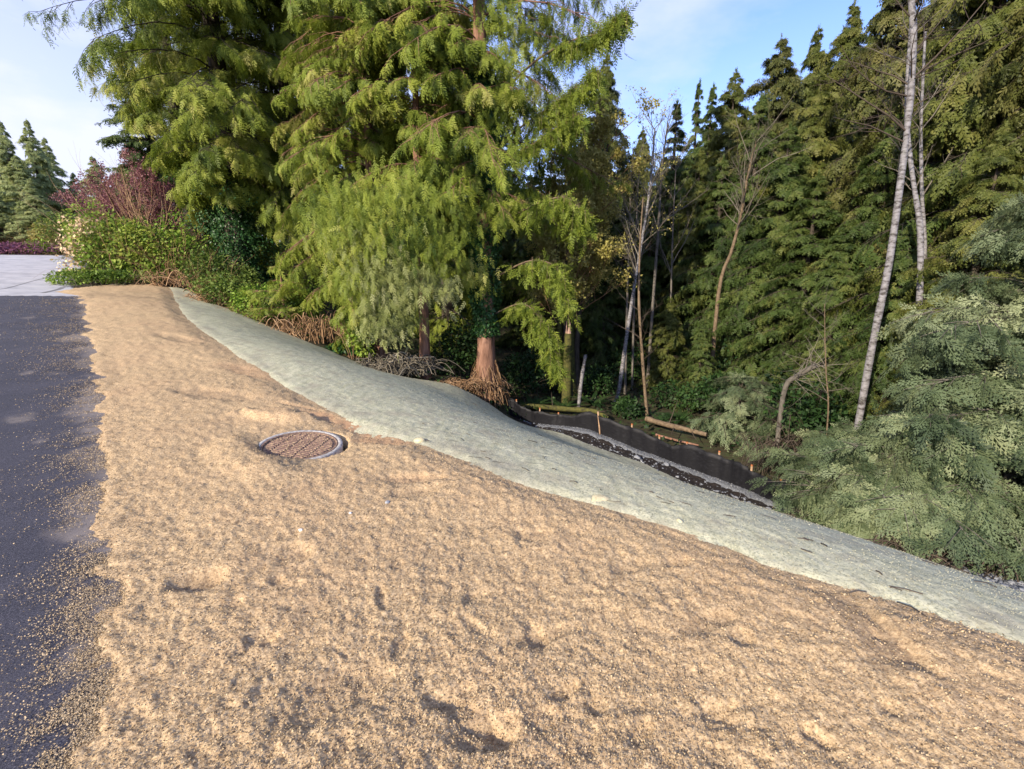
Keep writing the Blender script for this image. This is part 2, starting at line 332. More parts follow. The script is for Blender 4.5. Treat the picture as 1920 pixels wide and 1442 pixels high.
def poly_sd(x, y, poly):                          # signed distance, positive inside
    poly = np.asarray(poly)[:, :2]; d = np.full(x.shape, 1e9); ins = np.zeros(x.shape, bool)
    for a, b in zip(poly, np.roll(poly, -1, 0)):
        e = b - a; w0, w1 = x - a[0], y - a[1]
        tt = np.clip((w0 * e[0] + w1 * e[1]) / (e @ e + 1e-12), 0, 1)
        d = np.minimum(d, (w0 - tt * e[0]) ** 2 + (w1 - tt * e[1]) ** 2)
        c1 = (a[1] <= y) != (b[1] <= y)
        with np.errstate(divide='ignore', invalid='ignore'):
            xi = a[0] + (y - a[1]) / (b[1] - a[1]) * e[0]
        ins ^= c1 & (x < xi)
    return np.where(ins, 1, -1) * np.sqrt(d)
def polar(th0, th1, nth, r0, r1, nr):
    th = np.radians(np.linspace(th0, th1, nth)); r = np.geomspace(r0, r1, nr)
    rr, tt = np.meshgrid(r, th, indexing='ij'); return rr * np.sin(tt), rr * np.cos(tt)
def sheet(name, X, Y, keepv, Z, mat, attrs=None, kind='structure'):
    nr, nth = X.shape; idx = np.arange(nr * nth).reshape(nr, nth)
    kf = keepv[:-1, :-1] | keepv[1:, :-1] | keepv[:-1, 1:] | keepv[1:, 1:]
    q = np.stack([idx[:-1, :-1], idx[:-1, 1:], idx[1:, 1:], idx[1:, :-1]], -1)[kf][:, ::-1]
    u, inv = np.unique(q, return_inverse=True)
    v = np.stack([X.ravel(), Y.ravel(), Z.ravel()], 1)[u]
    o = mesh(name, v, inv.reshape(-1, 4), mat, smooth_shade=True, attrs={k: a.ravel()[u] for k, a in (attrs or {}).items()})
    o['kind'] = kind; return o

# outlines on the ground
edge_px = [(152, 562), (162, 620), (174, 690), (184, 760), (192, 900), (190, 1050), (178, 1200), (150, 1330), (115, 1442)]
edge = np.array([B(*p) for p in edge_px])
mulch_top = np.array([B(*p) for p in [(300, 533), (200, 534), (140, 540), (100, 549)]])
tail = np.array([[crest[-1][0] + 2.2, crest[-1][1] - 1.5, 0], [5.2, -4, 0], [4.5, -8, 0], [edge[-1][0] - .7, -8, 0], [edge[-1][0] - .5, -3, 0], [edge[-1][0] - .12, .2, 0]])
mulch_poly = np.concatenate([crest, tail, edge[::-1], mulch_top[::-1]])
hydro_out = np.array([[toe[-1][0] + 2, toe[-1][1] - 1.5, 0], [9, -3, 0], [8, -8, 0], [4.4, -8, 0], [5, -4, 0]])
hydro_poly = np.concatenate([far, toe, hydro_out, tail[:1], crest[::-1] - np.array([.25, .25, 0])])
ditch_poly = np.concatenate([toe[:6] - [.1, .1, 0], (fbase + [.05, .1, 0])[::-1]])
asph_end = [B(-900, 548), B(-300, 553), B(0, 557), B(155, 561)]
road_poly = np.concatenate([np.array(asph_end), edge + [.22, .05, 0], [[.4, -1, 0], [.3, -9, 0], [-14, -9, 0]]])
conc_poly = np.concatenate([np.array([[-60, 20, 0], [-60, 48, 0]]), np.array([P(-700, 480, 52), P(100, 480, 52), P(166, 482, 40), P(163, 500, 31), P(130, 528, 23), B(165, 562), B(60, 560), B(-300, 556), B(-900, 552)])])

# ---- mulch
mh = B(563, 838); MHX, MHY = mh[0], mh[1]
X, Y = polar(-72, 88, 900, .28, 26, 820)
sd = poly_sd(X, Y, mulch_poly); rd_ = np.exp(-np.abs(poly_sd(X, Y, road_poly) - .15) / .35) * (X < 1)
sd = sd + fbm(X, Y, .5, 4, 3) * .16 + fbm(X, Y, .07, 2, 9) * .05 + rd_ * (fbm(X, Y, .2, 4, 203) * .22 + .3 * fbm(X * .6, Y, .3, 4, 206) * smooth(Y, 2.5, 7))
base = T(X, Y)
lump = fbm(X, Y, .9, 3, 11) * .045 + fbm(X, Y, .22, 3, 21) * .022
grain = fbm(X, Y, .05, 3, 31) * .026 + np.abs(fbm(X, Y, .026, 2, 41)) * .02
soil_shade = np.zeros_like(X); rust = np.zeros_like(X); dent = np.zeros_like(X)
def spot(px, py, ra, rb, ang, depth, s=0.0, u=0.0, sharp=.5):
    global soil_shade, rust, dent
    c = B(px, py); dx, dy = X - c[0], Y - c[1]; ca, sa = math.cos(ang), math.sin(ang)
    e = np.sqrt(((dx * ca + dy * sa) / ra) ** 2 + ((-dx * sa + dy * ca) / rb) ** 2) + fbm(X, Y, .12, 2, int(px)) * .5
    w = 1 - smooth(e, sharp, 1.15)
    dent = dent - depth * w; soil_shade = np.maximum(soil_shade, s * w); rust = np.maximum(rust, u * w)
def spot_line(a, b, w, depth, s):
    p_, q_ = B(*a), B(*b); m = (p_ + q_) / 2; dx, dy = q_[0] - p_[0], q_[1] - p_[1]
    global soil_shade, dent
    l = math.hypot(dx, dy); ca, sa = dx / l, dy / l; u, v = (X - m[0]) * ca + (Y - m[1]) * sa, -(X - m[0]) * sa + (Y - m[1]) * ca
    e = np.maximum(np.abs(u) / (l * .55), np.abs(v) / w) + fbm(X, Y, .12, 3, 5) * .5
    k = 1 - smooth(e, .6, 1.05); dent = dent - depth * k * (.55 + .45 * np.clip(v / w, -1, 1)); soil_shade = np.maximum(soil_shade, s * k)
spot(372, 1092, .15, .09, .2, .06, .55); spot(715, 1130, .03, .12, .3, .012, .35); spot(905, 1385, .12, .07, 0, .03, .4)
spot_line((1560, 1112), (1695, 1280), .11, .04, .45); spot(555, 1050, .12, .08, .4, .03, .25); spot(770, 905, .25, .09, 0, .035, .3, .2)
spot(780, 930, .2, .08, .3, .03, .3); spot(640, 1300, .25, .12, .6, .03, .3); spot(330, 640, .6, .2, -.4, .03, .3)
spot(400, 745, .7, .2, -.4, .03, .3); spot(1000, 1010, .12, .08, 0, .02, .25); spot(1180, 1070, .12, .07, .5, .02, .25)
spot(1010, 1200, .18, .05, .3, .02, .4); spot(870, 1345, .2, .05, -.5, .02, .4); spot(1330, 1180, .15, .06, .4, .02, .3)
spot(480, 700, .9, .25, -.5, .02, .0, .35); spot(520, 790, .5, .16, -.2, -.07, 0, .1); spot(600, 780, .3, .15, -.5, .05, .2, .6); spot(690, 800, .6, .22, -.6, .05, .1, .75)
spot(720, 825, .4, .18, -.3, .03, .0, .6); spot(560, 768, .3, .06, -.2, .04, .45, .3); spot(240, 560, 1.6, .5, 0, .02, .3)
for _ in range(60):
    spot(rng.uniform(200, 1800), rng.uniform(900, 1440), rng.uniform(.03, .1), rng.uniform(.03, .06), rng.uniform(0, 3), rng.uniform(.0, .025), rng.uniform(.0, .28))
dm = np.hypot(X - MHX, Y - MHY) + fbm(X, Y, .1, 2, 77) * .05
roadw = smooth(.7 - np.abs(poly_sd(X, Y, road_poly) + .1), 0, .4) * (X < 1.5)
off = (1 - roadw) * (smooth(sd, -.03, .4) * .045 - .012) + roadw * (.022 * smooth(sd, -.03, .1) + .02 * smooth(sd, .1, .7) - .012)
# the bowl round the manhole: a cut bank on the left stays over the cover
ca_, cb_ = B(432, 818)[:2], B(512, 872)[:2]; cd_ = unit(cb_ - ca_)
cut = -(X - ca_[0]) * cd_[1] + (Y - ca_[1]) * cd_[0] + fbm(X, Y, .12, 3, 78) * .06      # > 0 right of the cut
rt_ = unit(B(640, 830)[:2] - mh[:2]); cosr = ((X - MHX) * rt_[0] + (Y - MHY) * rt_[1]) / np.maximum(np.hypot(X - MHX, Y - MHY), 1e-4)
rim = .312 + .08 * smooth(cosr, .25, .8)
bowl = (1 - smooth(dm, rim - .01, rim + .05)) * smooth(cut, .0, .05)
near_ = np.exp(-(np.maximum(dm - .4, 0) / .35) ** 2)
off = off - near_ * .045 * smooth(cosr, -.3, .4) - bowl * .12 + .045 * (1 - smooth(np.abs(cut + .14), .05, .3)) * smooth(1.0 - dm, .1, .4)
soil_shade = np.maximum(soil_shade, .8 * smooth(cut, -.14, -.03) * (1 - smooth(cut, .02, .06)) * smooth(.5 - dm, 0, .1))  # disturbed cut wall: its shade is painted in along with the bare soil
Zm = base + off + (lump + dent) * smooth(sd, 0, .3) * (1 - .75 * near_) + grain * smooth(sd, -.02, .08) * np.clip(1.0 - bowl, 0, 1)
mo = sheet('mulch_ground', X, Y, sd > -.06, Zm, M['mulch'], {'soil': soil_shade + .0, 'rust': rust})
MZ = (X, Y, Zm, sd, bowl)
# ---- hydroseeded slope
X, Y = polar(-45, 92, 700, 2.0, 24, 560)
sd = poly_sd(X, Y, hydro_poly) + fbm(X, Y, .6, 4, 103) * .22
soil_shade = np.zeros_like(X); rust = np.zeros_like(X); dent = np.zeros_like(X)
def spot2(p_, ra, rb, ang, depth, s=0.0, u=0.0):
    global soil_shade, rust, dent
    dx, dy = X - p_[0], Y - p_[1]; ca, sa = math.cos(ang), math.sin(ang)
    e = np.sqrt(((dx * ca + dy * sa) / ra) ** 2 + ((-dx * sa + dy * ca) / rb) ** 2) + fbm(X, Y, .3, 3, int(abs(p_[0]) * 100)) * .8
    w = 1 - smooth(e, .4, 1.1); dent = dent - depth * w; soil_shade = np.maximum(soil_shade, s * w); rust = np.maximum(rust, u * w)
cr_sd = poly_sd(X, Y, mulch_poly)
soil_shade = np.maximum(soil_shade, smooth(cr_sd, -.5, -.05) * (.3 + .9 * fbm(X, Y, .5, 3, 55)) * smooth(-X, -1.2, 0.4))
for p_ in (P(1860, 1085, 6.8), P(1780, 1060, 7.1), P(1930, 1105, 6.6)): spot2(p_, .9, .3, R(-40), .02, .1, .8)
spot2(P(1690, 1128, 5), .3, .05, R(-25), .05, .8); spot2(P(1630, 1075, 5.6), .3, .06, R(-25), .02, .6); spot2(P(1800, 1120, 5.5), .4, .06, R(-25), .02, .4)
for _ in range(26): spot2(P(rng.uniform(1150, 1900), rng.uniform(1000, 1100), rng.uniform(4.5, 7)), rng.uniform(.08, .3), rng.uniform(.02, .05), R(rng.uniform(-50, -10)), .015, rng.uniform(.2, .6))
Zs = T(X, Y) + .005 + fbm(X, Y, 1.3, 2, 61) * .03 + fbm(X * .8 + Y * .6, (Y * .8 - X * .6) * .25, .25, 3, 62) * .010 + fbm(X, Y, .06, 3, 63) * .014 + dent
Zs = Zs - .07 * (1 - smooth(sd, -.08, .12)) - .05 * smooth(poly_sd(X, Y, mulch_poly), -.1, .25)
sheet('hydroseeded_slope', X, Y, sd > -.1, Zs, M['hydro'], {'soil': np.clip(soil_shade, 0, 1), 'rust': rust})
# ---- ditch soil and gravel strip along the fence
X, Y = polar(-5, 45, 420, 7.8, 14.5, 200)
sd = poly_sd(X, Y, ditch_poly) + fbm(X, Y, .4, 3, 203) * .1
sheet('ditch', X, Y, sd > -.12, T(X, Y) + .012 - .06 * (1 - smooth(sd, -.1, .1)) + fbm(X, Y, .12, 3, 64) * .05 , M['wet_soil'])
gin = np.array([P(1000, 806, 12.0), P(1100, 820, 11.4), P(1200, 860, 10.65), P(1300, 900, 10.0), P(1400, 944, 9.4), P(1470, 968, 8.95)])
gin = fbase[1:7] + .5 * (gin - fbase[1:7])
grav_poly = np.concatenate([gin, (fbase[1:7] + [.1, .15, 0])[::-1]])
sd = poly_sd(X, Y, grav_poly) + fbm(X, Y, .4, 3, 303) * .16
sheet('gravel_strip', X, Y, sd > -.1, T(X, Y) + .05 - .08 * (1 - smooth(sd, -.08, .1)) + fbm(X, Y, .07, 2, 65) * .03, M['gravel_sheet'])
# ---- road and the concrete apron beyond it
X, Y = polar(-92, -5, 520, .3, 30, 460)
sd = poly_sd(X, Y, road_poly)
me_sd = poly_sd(X, Y, mulch_poly)
dust = smooth(me_sd + fbm(X, Y, .7, 4, 17) * .9 + fbm(X, Y, .12, 3, 18) * .3, -.22, .05) * .35
for p_, rr in ((B(105, 700), .25), (B(48, 700), .12), (B(35, 785), .22), (B(40, 790), .12), (B(60, 668), .15), (B(115, 622), .18), (B(52, 598), .3), (B(70, 835), .12)):
    dust = np.maximum(dust, (1 - smooth(np.hypot(X - p_[0], Y - p_[1]) + fbm(X, Y, .2, 3, 19) * .3, rr * .0, rr * .7)) * .25)
sheet('road', X, Y, sd > -.03, T(X, Y) - .004 - .06 * (1 - smooth(sd, -.02, .03)), M['asphalt'], {'dust': np.clip(dust, 0, 1)})
X, Y = polar(-95, -30, 420, 12, 62, 240)
sd = poly_sd(X, Y, conc_poly) + fbm(X, Y, .6, 2, 23) * .1
sheet('concrete_apron', X, Y, sd > -.1, T(X, Y) - .008 - .08 * (1 - smooth(sd, -.05, .08)), M['concrete'])
def strip(name, pts, w, mat, lift=.004):
    pts = np.array(pts)[:, :2]; k = np.linspace(0, len(pts) - 1, 60); xy = np.stack([np.interp(k, range(len(pts)), pts[:, i]) for i in (0, 1)], 1)
    tg = unit(np.gradient(xy, axis=0)); nrm = np.stack([-tg[:, 1], tg[:, 0]], 1)
    l, r = xy + nrm * w / 2, xy - nrm * w / 2
    v = np.concatenate([np.c_[l, T(l[:, 0], l[:, 1]) - .008 + lift], np.c_[r, T(r[:, 0], r[:, 1]) - .008 + lift]]); i = np.arange(59)
    o = mesh(name, v, np.stack([i, i + 60, i + 61, i + 1], 1), mat); o['kind'] = 'structure'; return o
strip('pavement_joint', [B(-80, 551), B(10, 540), B(60, 527), B(110, 516)], .035, M['joint'])
strip('pavement_joint', [B(-300, 520), B(0, 512), B(75, 514), B(120, 518)], .04, M['joint'])
strip('pavement_joint', [B(80, 552), B(95, 547), B(110, 542), B(118, 538)], .12, M['joint'])
# ---- ground everywhere
X, Y = polar(-180, 180, 721, .25, 900, 420)
inS = np.zeros_like(X)
for pl in (mulch_poly, hydro_poly, road_poly, conc_poly, ditch_poly): inS = np.maximum(inS, smooth(poly_sd(X, Y, pl), -.3, .25))
rr = np.hypot(X, Y)
Zg = T(X, Y) + fbm(X, Y, 3.0, 4, 81) * .3 * (1 - inS) * smooth(rr, 5, 14) + fbm(X, Y, 60, 3, 82) * 6 * smooth(rr, 70, 200) - .1 * inS
sheet('ground', X, Y, np.ones_like(X, bool), Zg, M['floor'])

# ------------------------------------------------------------------ loose mulch flakes
mx_, my_, mz_, msd, mbowl = MZ
flake = (np.array([[0, -.5, 0], [.5, 0, .35], [0, .5, 0], [-.5, 0, .3]]), np.array([[0, 1, 2, 3]]))
def flakes(name, n_th, fn_keep, label_mat, size, rmin, rmax, th0, th1, seed):
    g = np.random.default_rng(seed)
    r = rmin * (rmax / rmin) ** g.random(n_th); th = np.radians(g.uniform(th0, th1, n_th)); x, y = r * np.sin(th), r * np.cos(th)
    k = fn_keep(x, y, g); x, y, r = x[k], y[k], r[k]
    return x, y, r, g
logr0, logr1 = math.log(.28), math.log(26)
def mulch_z(x, y):
    r = np.hypot(x, y); th = np.degrees(np.arctan2(x, y))
    i = np.clip(((np.log(r) - logr0) / (logr1 - logr0) * 819).round().astype(int), 0, 819); j = np.clip(((th + 72) / 160 * 899).round().astype(int), 0, 899)
    return mz_[i, j], msd[i, j], mbowl[i, j]
x, y, r, g = flakes('f', 200000, lambda x, y, g: (lambda a: (a[1] > .0) & (a[2] < .5))(mulch_z(x, y)), None, None, .9, 9, -60, 70, 5)
z = mulch_z(x, y)[0]
mb = MB(); n = len(x); ax = g.normal(size=(n, 3)) * [1, 1, .5]; nr = g.normal(size=(n, 3)) * .8 + [0, 0, 1]
mb.stamp(flake, np.stack([x, y, z + .003], 1), ax, nr, g.uniform(.003, .0075, n) * (1 + .08 * r), g.beta(2, 2.2, n))
tag(mb.build('mulch_flakes', M['flake']), 'loose tan wood fibre flakes lying over the mulch bed', 'mulch', None, 'stuff')
g = np.random.default_rng(6); n = 120000
ee = np.concatenate([[[edge[-1][0] - .12, .2, 0]], edge[::-1]])[:, :2]; cum = np.r_[0, np.cumsum(np.linalg.norm(np.diff(ee, axis=0), axis=1))]
u_ = (.35 * (cum[-1] / .35) ** g.random(n)); x = np.interp(u_, cum, ee[:, 0]) + .08 - g.exponential(1, n) * (.055 + .012 * u_) * np.where(g.random(n) < .1, 3.5, 1); y = np.interp(u_, cum, ee[:, 1]) + g.normal(0, .05, n) * (1 + u_)
k = (fbm(x, y, .3, 4, 91) + fbm(x, y, .06, 2, 92) * .6 + g.normal(0, .12, n) > -.03) & (poly_sd(x, y, road_poly) > 0) & (y > .2); x, y = x[k], y[k]; r = np.hypot(x, y)
n = len(x); mb = MB()
mb.stamp(flake, np.stack([x, y, T(x, y) + .003], 1), g.normal(size=(n, 3)) * [1, 1, .3], g.normal(size=(n, 3)) * .5 + [0, 0, 1], g.uniform(.0025, .0065, n) * (1 + .1 * r), g.beta(2.2, 1.6, n))
tag(mb.build('spilled_mulch_flakes', M['flake']), 'pale mulch flakes spilled over the asphalt edge', 'mulch', None, 'stuff')

g = np.random.default_rng(16); n = 150000; r = 2.4 * (13 / 2.4) ** g.random(n); th = np.radians(g.uniform(-22, 62, n)); x, y = r * np.sin(th), r * np.cos(th)
k = (poly_sd(x, y, hydro_poly) > .02) & (poly_sd(x, y, mulch_poly) < .02) & (fbm(x, y, .8, 3, 66) + g.normal(0, .2, n) > -.1); x, y, r = x[k], y[k], r[k]; n = len(x)
xr, yr = np.radians(np.linspace(-45, 92, 700)), np.geomspace(2.0, 24, 560)
ii = np.clip(np.interp(r, yr, np.arange(560)).round().astype(int), 0, 559); jj_ = np.clip(np.interp(np.arctan2(x, y), xr, np.arange(700)).round().astype(int), 0, 699)
m, t = new_mat('hydro_fibre'); finish(t, ramp(t, attr(t, 'tint'), [(0, (.24, .225, .155)), (.4, (.4, .385, .27)), (.8, (.5, .48, .345)), (1, (.58, .55, .41))]), .9, spec=.05); M['hfibre'] = m
mb = MB(); sz = g.uniform(.0025, .006, n) * (1 + .06 * r)
mb.stamp(flake, np.stack([x, y, Zs[ii, jj_] + .002], 1), g.normal(size=(n, 3)) * [1, 1, .3], g.normal(size=(n, 3)) * .6 + [0, 0, 1], np.stack([sz * 1.5, sz * .7, sz], 1), g.beta(2, 2, n))
tag(mb.build('hydroseed_fibres', M['hfibre']), 'pale sage fibre crumbs clinging to the sprayed slope', 'hydroseed', None, 'stuff')

# ------------------------------------------------------------------ plant kit
def frond_template(pairs, sub=0, w=.055, spread=.42, curl=.18, jit=None):
    v, q = [], []; jg = np.random.default_rng(jit or 0); jj = .0 if jit is None else 1.0
    def leaf(a, d, l, wd):
        a, d = np.array(a), np.array(d); pn = np.array([-d[1], d[0]])
        i = len(v)
        for p_ in (a, a + d * l * .45 + pn * wd, a + d * l, a + d * l * .45 - pn * wd): v.append([p_[0], p_[1], -curl * p_[0] ** 2 - .25 * p_[1] ** 2])
        q.append([i, i + 1, i + 2, i + 3])
    leaf((0, 0), (1, 0), 1.0, w * .45)
    for k in range(pairs):
        s = (k + .6) / (pairs + .3)
        ln0 = spread * (math.sin(math.pi * min(.97, .25 + .72 * s)) ** .8) * (1.0 - .35 * s)
        for sg in (-1, 1):
            ln = ln0
            if jj and jg.random() < .12: continue
            an = sg * R(52 - 14 * s + jj * jg.normal(0, 7)); ln = ln0 * (1 + jj * jg.normal(0, .22)); d = (math.cos(an), math.sin(an)); a = (s * .97 + .02 * sg, 0)
            if not sub: leaf(a, d, ln, w)
            else:
                leaf(a, d, ln, w * .4)
                for j in range(sub):
                    u = (j + .7) / (sub + .4)
                    for s2 in (-1, 1):
                        a2 = an + s2 * R(38); leaf((a[0] + d[0] * ln * u, a[1] + d[1] * ln * u), (math.cos(a2), math.sin(a2)), ln * .42 * (1.05 - u * .75), w * .36)
    return np.array(v), np.array(q)
FR_NEAR = [frond_template(7, 2, .042, .38, .3 + .1 * k, 11 + k) for k in range(4)]
FR_MID = [frond_template(6, 0, .036, .33, .1 + .18 * k, 21 + k) for k in range(5)]
FR_FAR = [frond_template(4, 0, .06, .34, .1 + .2 * k, 31 + k) for k in range(4)]
LEAF = (np.array([[0, 0, 0], [.5, .3, .06], [1, 0, -.05], [.5, -.3, .06]]), np.array([[0, 1, 2, 3]]))
def bez(t, a, b, c, d): return ((1 - t) ** 3)[..., None] * a + (3 * t * (1 - t) ** 2)[..., None] * b + (3 * t * t * (1 - t))[..., None] * c + (t ** 3)[..., None] * d
def conifer_parts(seed, H, Rr, base=.1, limbs=90, bl=8, fr=7, fl=.4, tmpl=FR_MID, droop=.35, tip_up=.1, ragged=.35, shape=.85, r0=None, hang=.8, az=None, top_cut=1.0, rmin=.0, low=.75, avoid=None, lr=.6, tmin=.3):
    """limb skeleton, branchlets and hanging sprays of one conifer; returns (wood MB, crown MB)"""
    g = np.random.default_rng(seed); r0 = r0 or H * .017 + .04
    wood, crown = MB(), MB()
    kz = np.linspace(0, 1, 14); wob = np.cumsum(g.normal(0, .012 * H / 14, (14, 2)), 0); wob -= wob[0]
    tp = np.c_[wob, kz * H]; tr = r0 * ((1 - kz) ** .9 * .93 + .03); tr[0] *= 1.25
    wood.tubes(tp, tr, 10)
    h = base + (1 - base) * (g.random(limbs) ** .95) * top_cut
    an = g.uniform(0, 2 * math.pi, limbs) if az is None else g.normal(az[0], az[1], limbs)
    lobes = 1 + .22 * np.sin(3 * an + h * 9 + g.uniform(0, 6)) + .12 * np.sin(7 * an - h * 23)
    hh = (h - base) / (1 - base)
    ln = Rr * (1 - hh) ** shape * np.minimum(1, low + hh * 2.2) * lobes * (1 - ragged + 2 * ragged * g.random(limbs) ** 1.2) + .07 + rmin
    if avoid is not None: ln = ln * (1 - avoid[1] * (hh < .42) * np.clip(np.cos(an - avoid[0]) * 1.6 - .3, 0, 1))
    o = np.stack([np.interp(h, kz, tp[:, 0]), np.interp(h, kz, tp[:, 1]), h * H], 1)
    d = np.stack([np.cos(an), np.sin(an), np.zeros(limbs)], 1); up = np.array([0, 0, 1.])
    dr = droop * (1.25 - 1.7 * hh) + g.normal(0, .08, limbs)
    rise = .10 + .4 * hh
    p1 = o + d * (ln * .33)[:, None] + up * (ln * rise)[:, None]
    p2 = o + d * (ln * .7)[:, None] + up * (ln * (rise * .7 - dr * .55))[:, None]
    p3 = o + d * ln[:, None] + up * (ln * (tip_up - dr))[:, None]
    K = 7; tk = np.linspace(0, 1, K)[None].repeat(limbs, 0)
    c = bez(tk, o[:, None], p1[:, None], p2[:, None], p3[:, None])
    rad = lr * (.010 + .011 * ln)[:, None] * (1 - tk * .85)
    wood.tubes(c, rad, 5)
    nb = limbs * bl; li = np.repeat(np.arange(limbs), bl)
    tb = np.clip(.18 + .82 * g.random(nb) ** .75, 0, 1)
    bp = bez(tb, o[li], p1[li], p2[li], p3[li]); tg = unit(bez(np.clip(tb + .03, 0, 1.03), o[li], p1[li], p2[li], p3[li]) - bp)
    sdv = unit(np.cross(tg, up)); sg = g.choice([-1, 1], nb)
    bdir = unit(tg * g.uniform(.5, 1.2, nb)[:, None] + sdv * (sg * g.uniform(.2, 1.1, nb))[:, None] + up * g.uniform(-.45, .12, nb)[:, None])
    blen = (.04 + .14 * np.minimum(1, ln[li]) + .30 * ln[li] * (1.05 - .6 * tb)) * g.uniform(.6, 1.3, nb); blen = np.minimum(blen, 1.5)
    e1 = bp + bdir * blen[:, None]; e2 = e1 - up * (blen * .45)[:, None] * hang
    m1 = bp + bdir * (blen * .55)[:, None]
    wood.tubes(np.stack([bp, m1, e1 * .6 + e2 * .4], 1), np.stack([.006 + .004 * blen, .004 + .002 * blen, np.full(nb, .002)], 1), 3)
    ltint = np.clip(g.normal(.5, .16, limbs), 0, 1); btint = ltint[li] + g.normal(0, .12, nb)
    nf = nb * fr; bi = np.repeat(np.arange(nb), fr)
    s = g.random(nf) ** .8
    a = bp[bi] * ((1 - s) ** 2)[:, None] + m1[bi] * (2 * s * (1 - s))[:, None] + (e1 * .6 + e2 * .4)[bi] * (s ** 2)[:, None]
    bd = bdir[bi]; outw = unit(d[li][bi])
    sidef = unit(np.cross(bd, up)) * g.choice([-1, 1], nf)[:, None]
    axv = unit(bd * g.uniform(.25, 1.0, nf)[:, None] + sidef * g.uniform(.0, .8, nf)[:, None] - up * (hang * (1.0 - 1.25 * np.clip(hh[li][bi] - .45, 0, 1)) * g.uniform(.35, 1.35, nf))[:, None] + g.normal(0, .15, (nf, 3)))
    nrv = unit(outw * g.uniform(.4, 1.2, nf)[:, None] + up * .3 + g.normal(0, .35, (nf, 3)))
    sz = fl * g.uniform(.6, 1.3, nf) * (tmin + (1 - tmin) * np.minimum(1, ln[li][bi] / .9))
    crown.stamp(tmpl, a, axv, nrv, sz, np.clip(btint[bi] + g.normal(0, .1, nf) + .12 * (s - .5), 0, 1))
    nl = 40; zl = g.uniform(.93, 1.005, nl); al = g.uniform(0, 6.28, nl); dl = np.stack([np.cos(al), np.sin(al), g.uniform(.6, 2.2, nl)], 1)
    crown.stamp(tmpl, np.stack([np.interp(zl, kz, tp[:, 0]), np.interp(zl, kz, tp[:, 1]), zl * H], 1), dl, np.stack([np.cos(al), np.sin(al), np.full(nl, .3)], 1), fl * .8 * g.uniform(.5, 1, nl), np.clip(g.normal(.5, .15, nl), 0, 1))
    return wood, crown
def grow(g, P0, R0, m, ang, lf, K=4, t0=.25, up=.1, wob=.12, taper=.25):
    """m children on every parent polyline"""
    n, k, _ = P0.shape; pi = np.repeat(np.arange(n), m); t = t0 + (1 - t0) * g.random(n * m)
    f = t * (k - 1); i = np.minimum(f.astype(int), k - 2); fr = (f - i)[:, None]
    a, b = P0[pi, i], P0[pi, i + 1]; pos = a * (1 - fr) + b * fr; tg = unit(b - a); r = R0[pi, i] * (1 - fr[:, 0]) + R0[pi, i + 1] * fr[:, 0]
    per = unit(np.cross(tg, g.normal(size=tg.shape))); an = np.radians(g.normal(ang, 10, n * m))[:, None]
    d = unit(tg * np.cos(an) + per * np.sin(an) + np.array([0, 0, up]))
    plen = np.linalg.norm(P0[:, -1] - P0[:, 0], axis=1)[pi]; ln = plen * lf * g.uniform(.5, 1.2, n * m) * (1.15 - .6 * t)
    pts = [pos]
    for j in range(1, K):
        d = unit(d + g.normal(0, wob, d.shape) + np.array([0, 0, up * .4])); pts.append(pts[-1] + d * (ln / (K - 1))[:, None])
    C = np.stack(pts, 1); rr = np.minimum(r * .62, ln * .009 + .003)[:, None] * np.linspace(1, taper, K)[None]
    return C, rr
def spline(pts, n):
    pts = np.array(pts, float); k = np.linspace(0, len(pts) - 1, n); i = np.clip(k.astype(int), 0, len(pts) - 2); f = (k - i)[:, None]
    p0 = pts[np.maximum(i - 1, 0)]; p1 = pts[i]; p2 = pts[i + 1]; p3 = pts[np.minimum(i + 2, len(pts) - 1)]
    return .5 * ((2 * p1) + (-p0 + p2) * f + (2 * p0 - 5 * p1 + 4 * p2 - p3) * f ** 2 + (-p0 + 3 * p1 - 3 * p2 + p3) * f ** 3)
def blob_leaves(mb, g, c, rad, n, size, tint=.5, shell=.55, spread=.2, flat=0.0, drop=.2, lumps=9):
    """leaves through a lumpy crown volume"""
    cs = unit(g.normal(size=(lumps, 3))) * g.uniform(.25, .8, (lumps, 1)); cs[:, 2] = np.abs(cs[:, 2]) * .9 - .15; rs = g.uniform(.3, .55, lumps)
    k = g.integers(0, lumps, n); dv = unit(g.normal(size=(n, 3))); rr = rs[k] * (shell + (1 - shell) * g.random(n)) ** .5
    p_ = (cs[k] + dv * rr[:, None]) * rad + c
    ax = unit(dv * [1, 1, .5] + g.normal(0, .6, (n, 3)) - [0, 0, drop]); nr = unit(dv + [0, 0, .7] + g.normal(0, .45, (n, 3)))
    mb.stamp(LEAF, p_, ax, nr, size * g.uniform(.6, 1.4, n), np.clip(tint + g.normal(0, spread, lumps)[k] * .8 + g.normal(0, .16, n), 0, 1))
    return p_
def stems(mb, g, base, n, h, spread, r=.012, K=5, lean=(0, 0), jitter=.25, t=.5, arch=0.0):
    an = g.uniform(0, 6.28, n); o = np.stack([np.cos(an), np.sin(an), np.zeros(n)], 1) * g.uniform(0, jitter, (n, 1)) + base
    d = unit(np.stack([np.cos(an) * spread * g.random(n) + lean[0], np.sin(an) * spread * g.random(n) + lean[1], np.ones(n)], 1))
    ln = h * g.uniform(.55, 1.1, n); pts = [o]
    for j in range(1, K):
        d = unit(d + g.normal(0, .1, d.shape) - np.array([0, 0, arch * j])); pts.append(pts[-1] + d * (ln / (K - 1))[:, None])
    C = np.stack(pts, 1); rr = np.full((n, 1), r) * g.uniform(.6, 1.3, (n, 1)) * np.linspace(1, .3, K)[None]
    mb.tubes(C, rr, 4 if r > .015 else 3, np.clip(g.normal(t, .2, n), 0, 1)); return C, rr
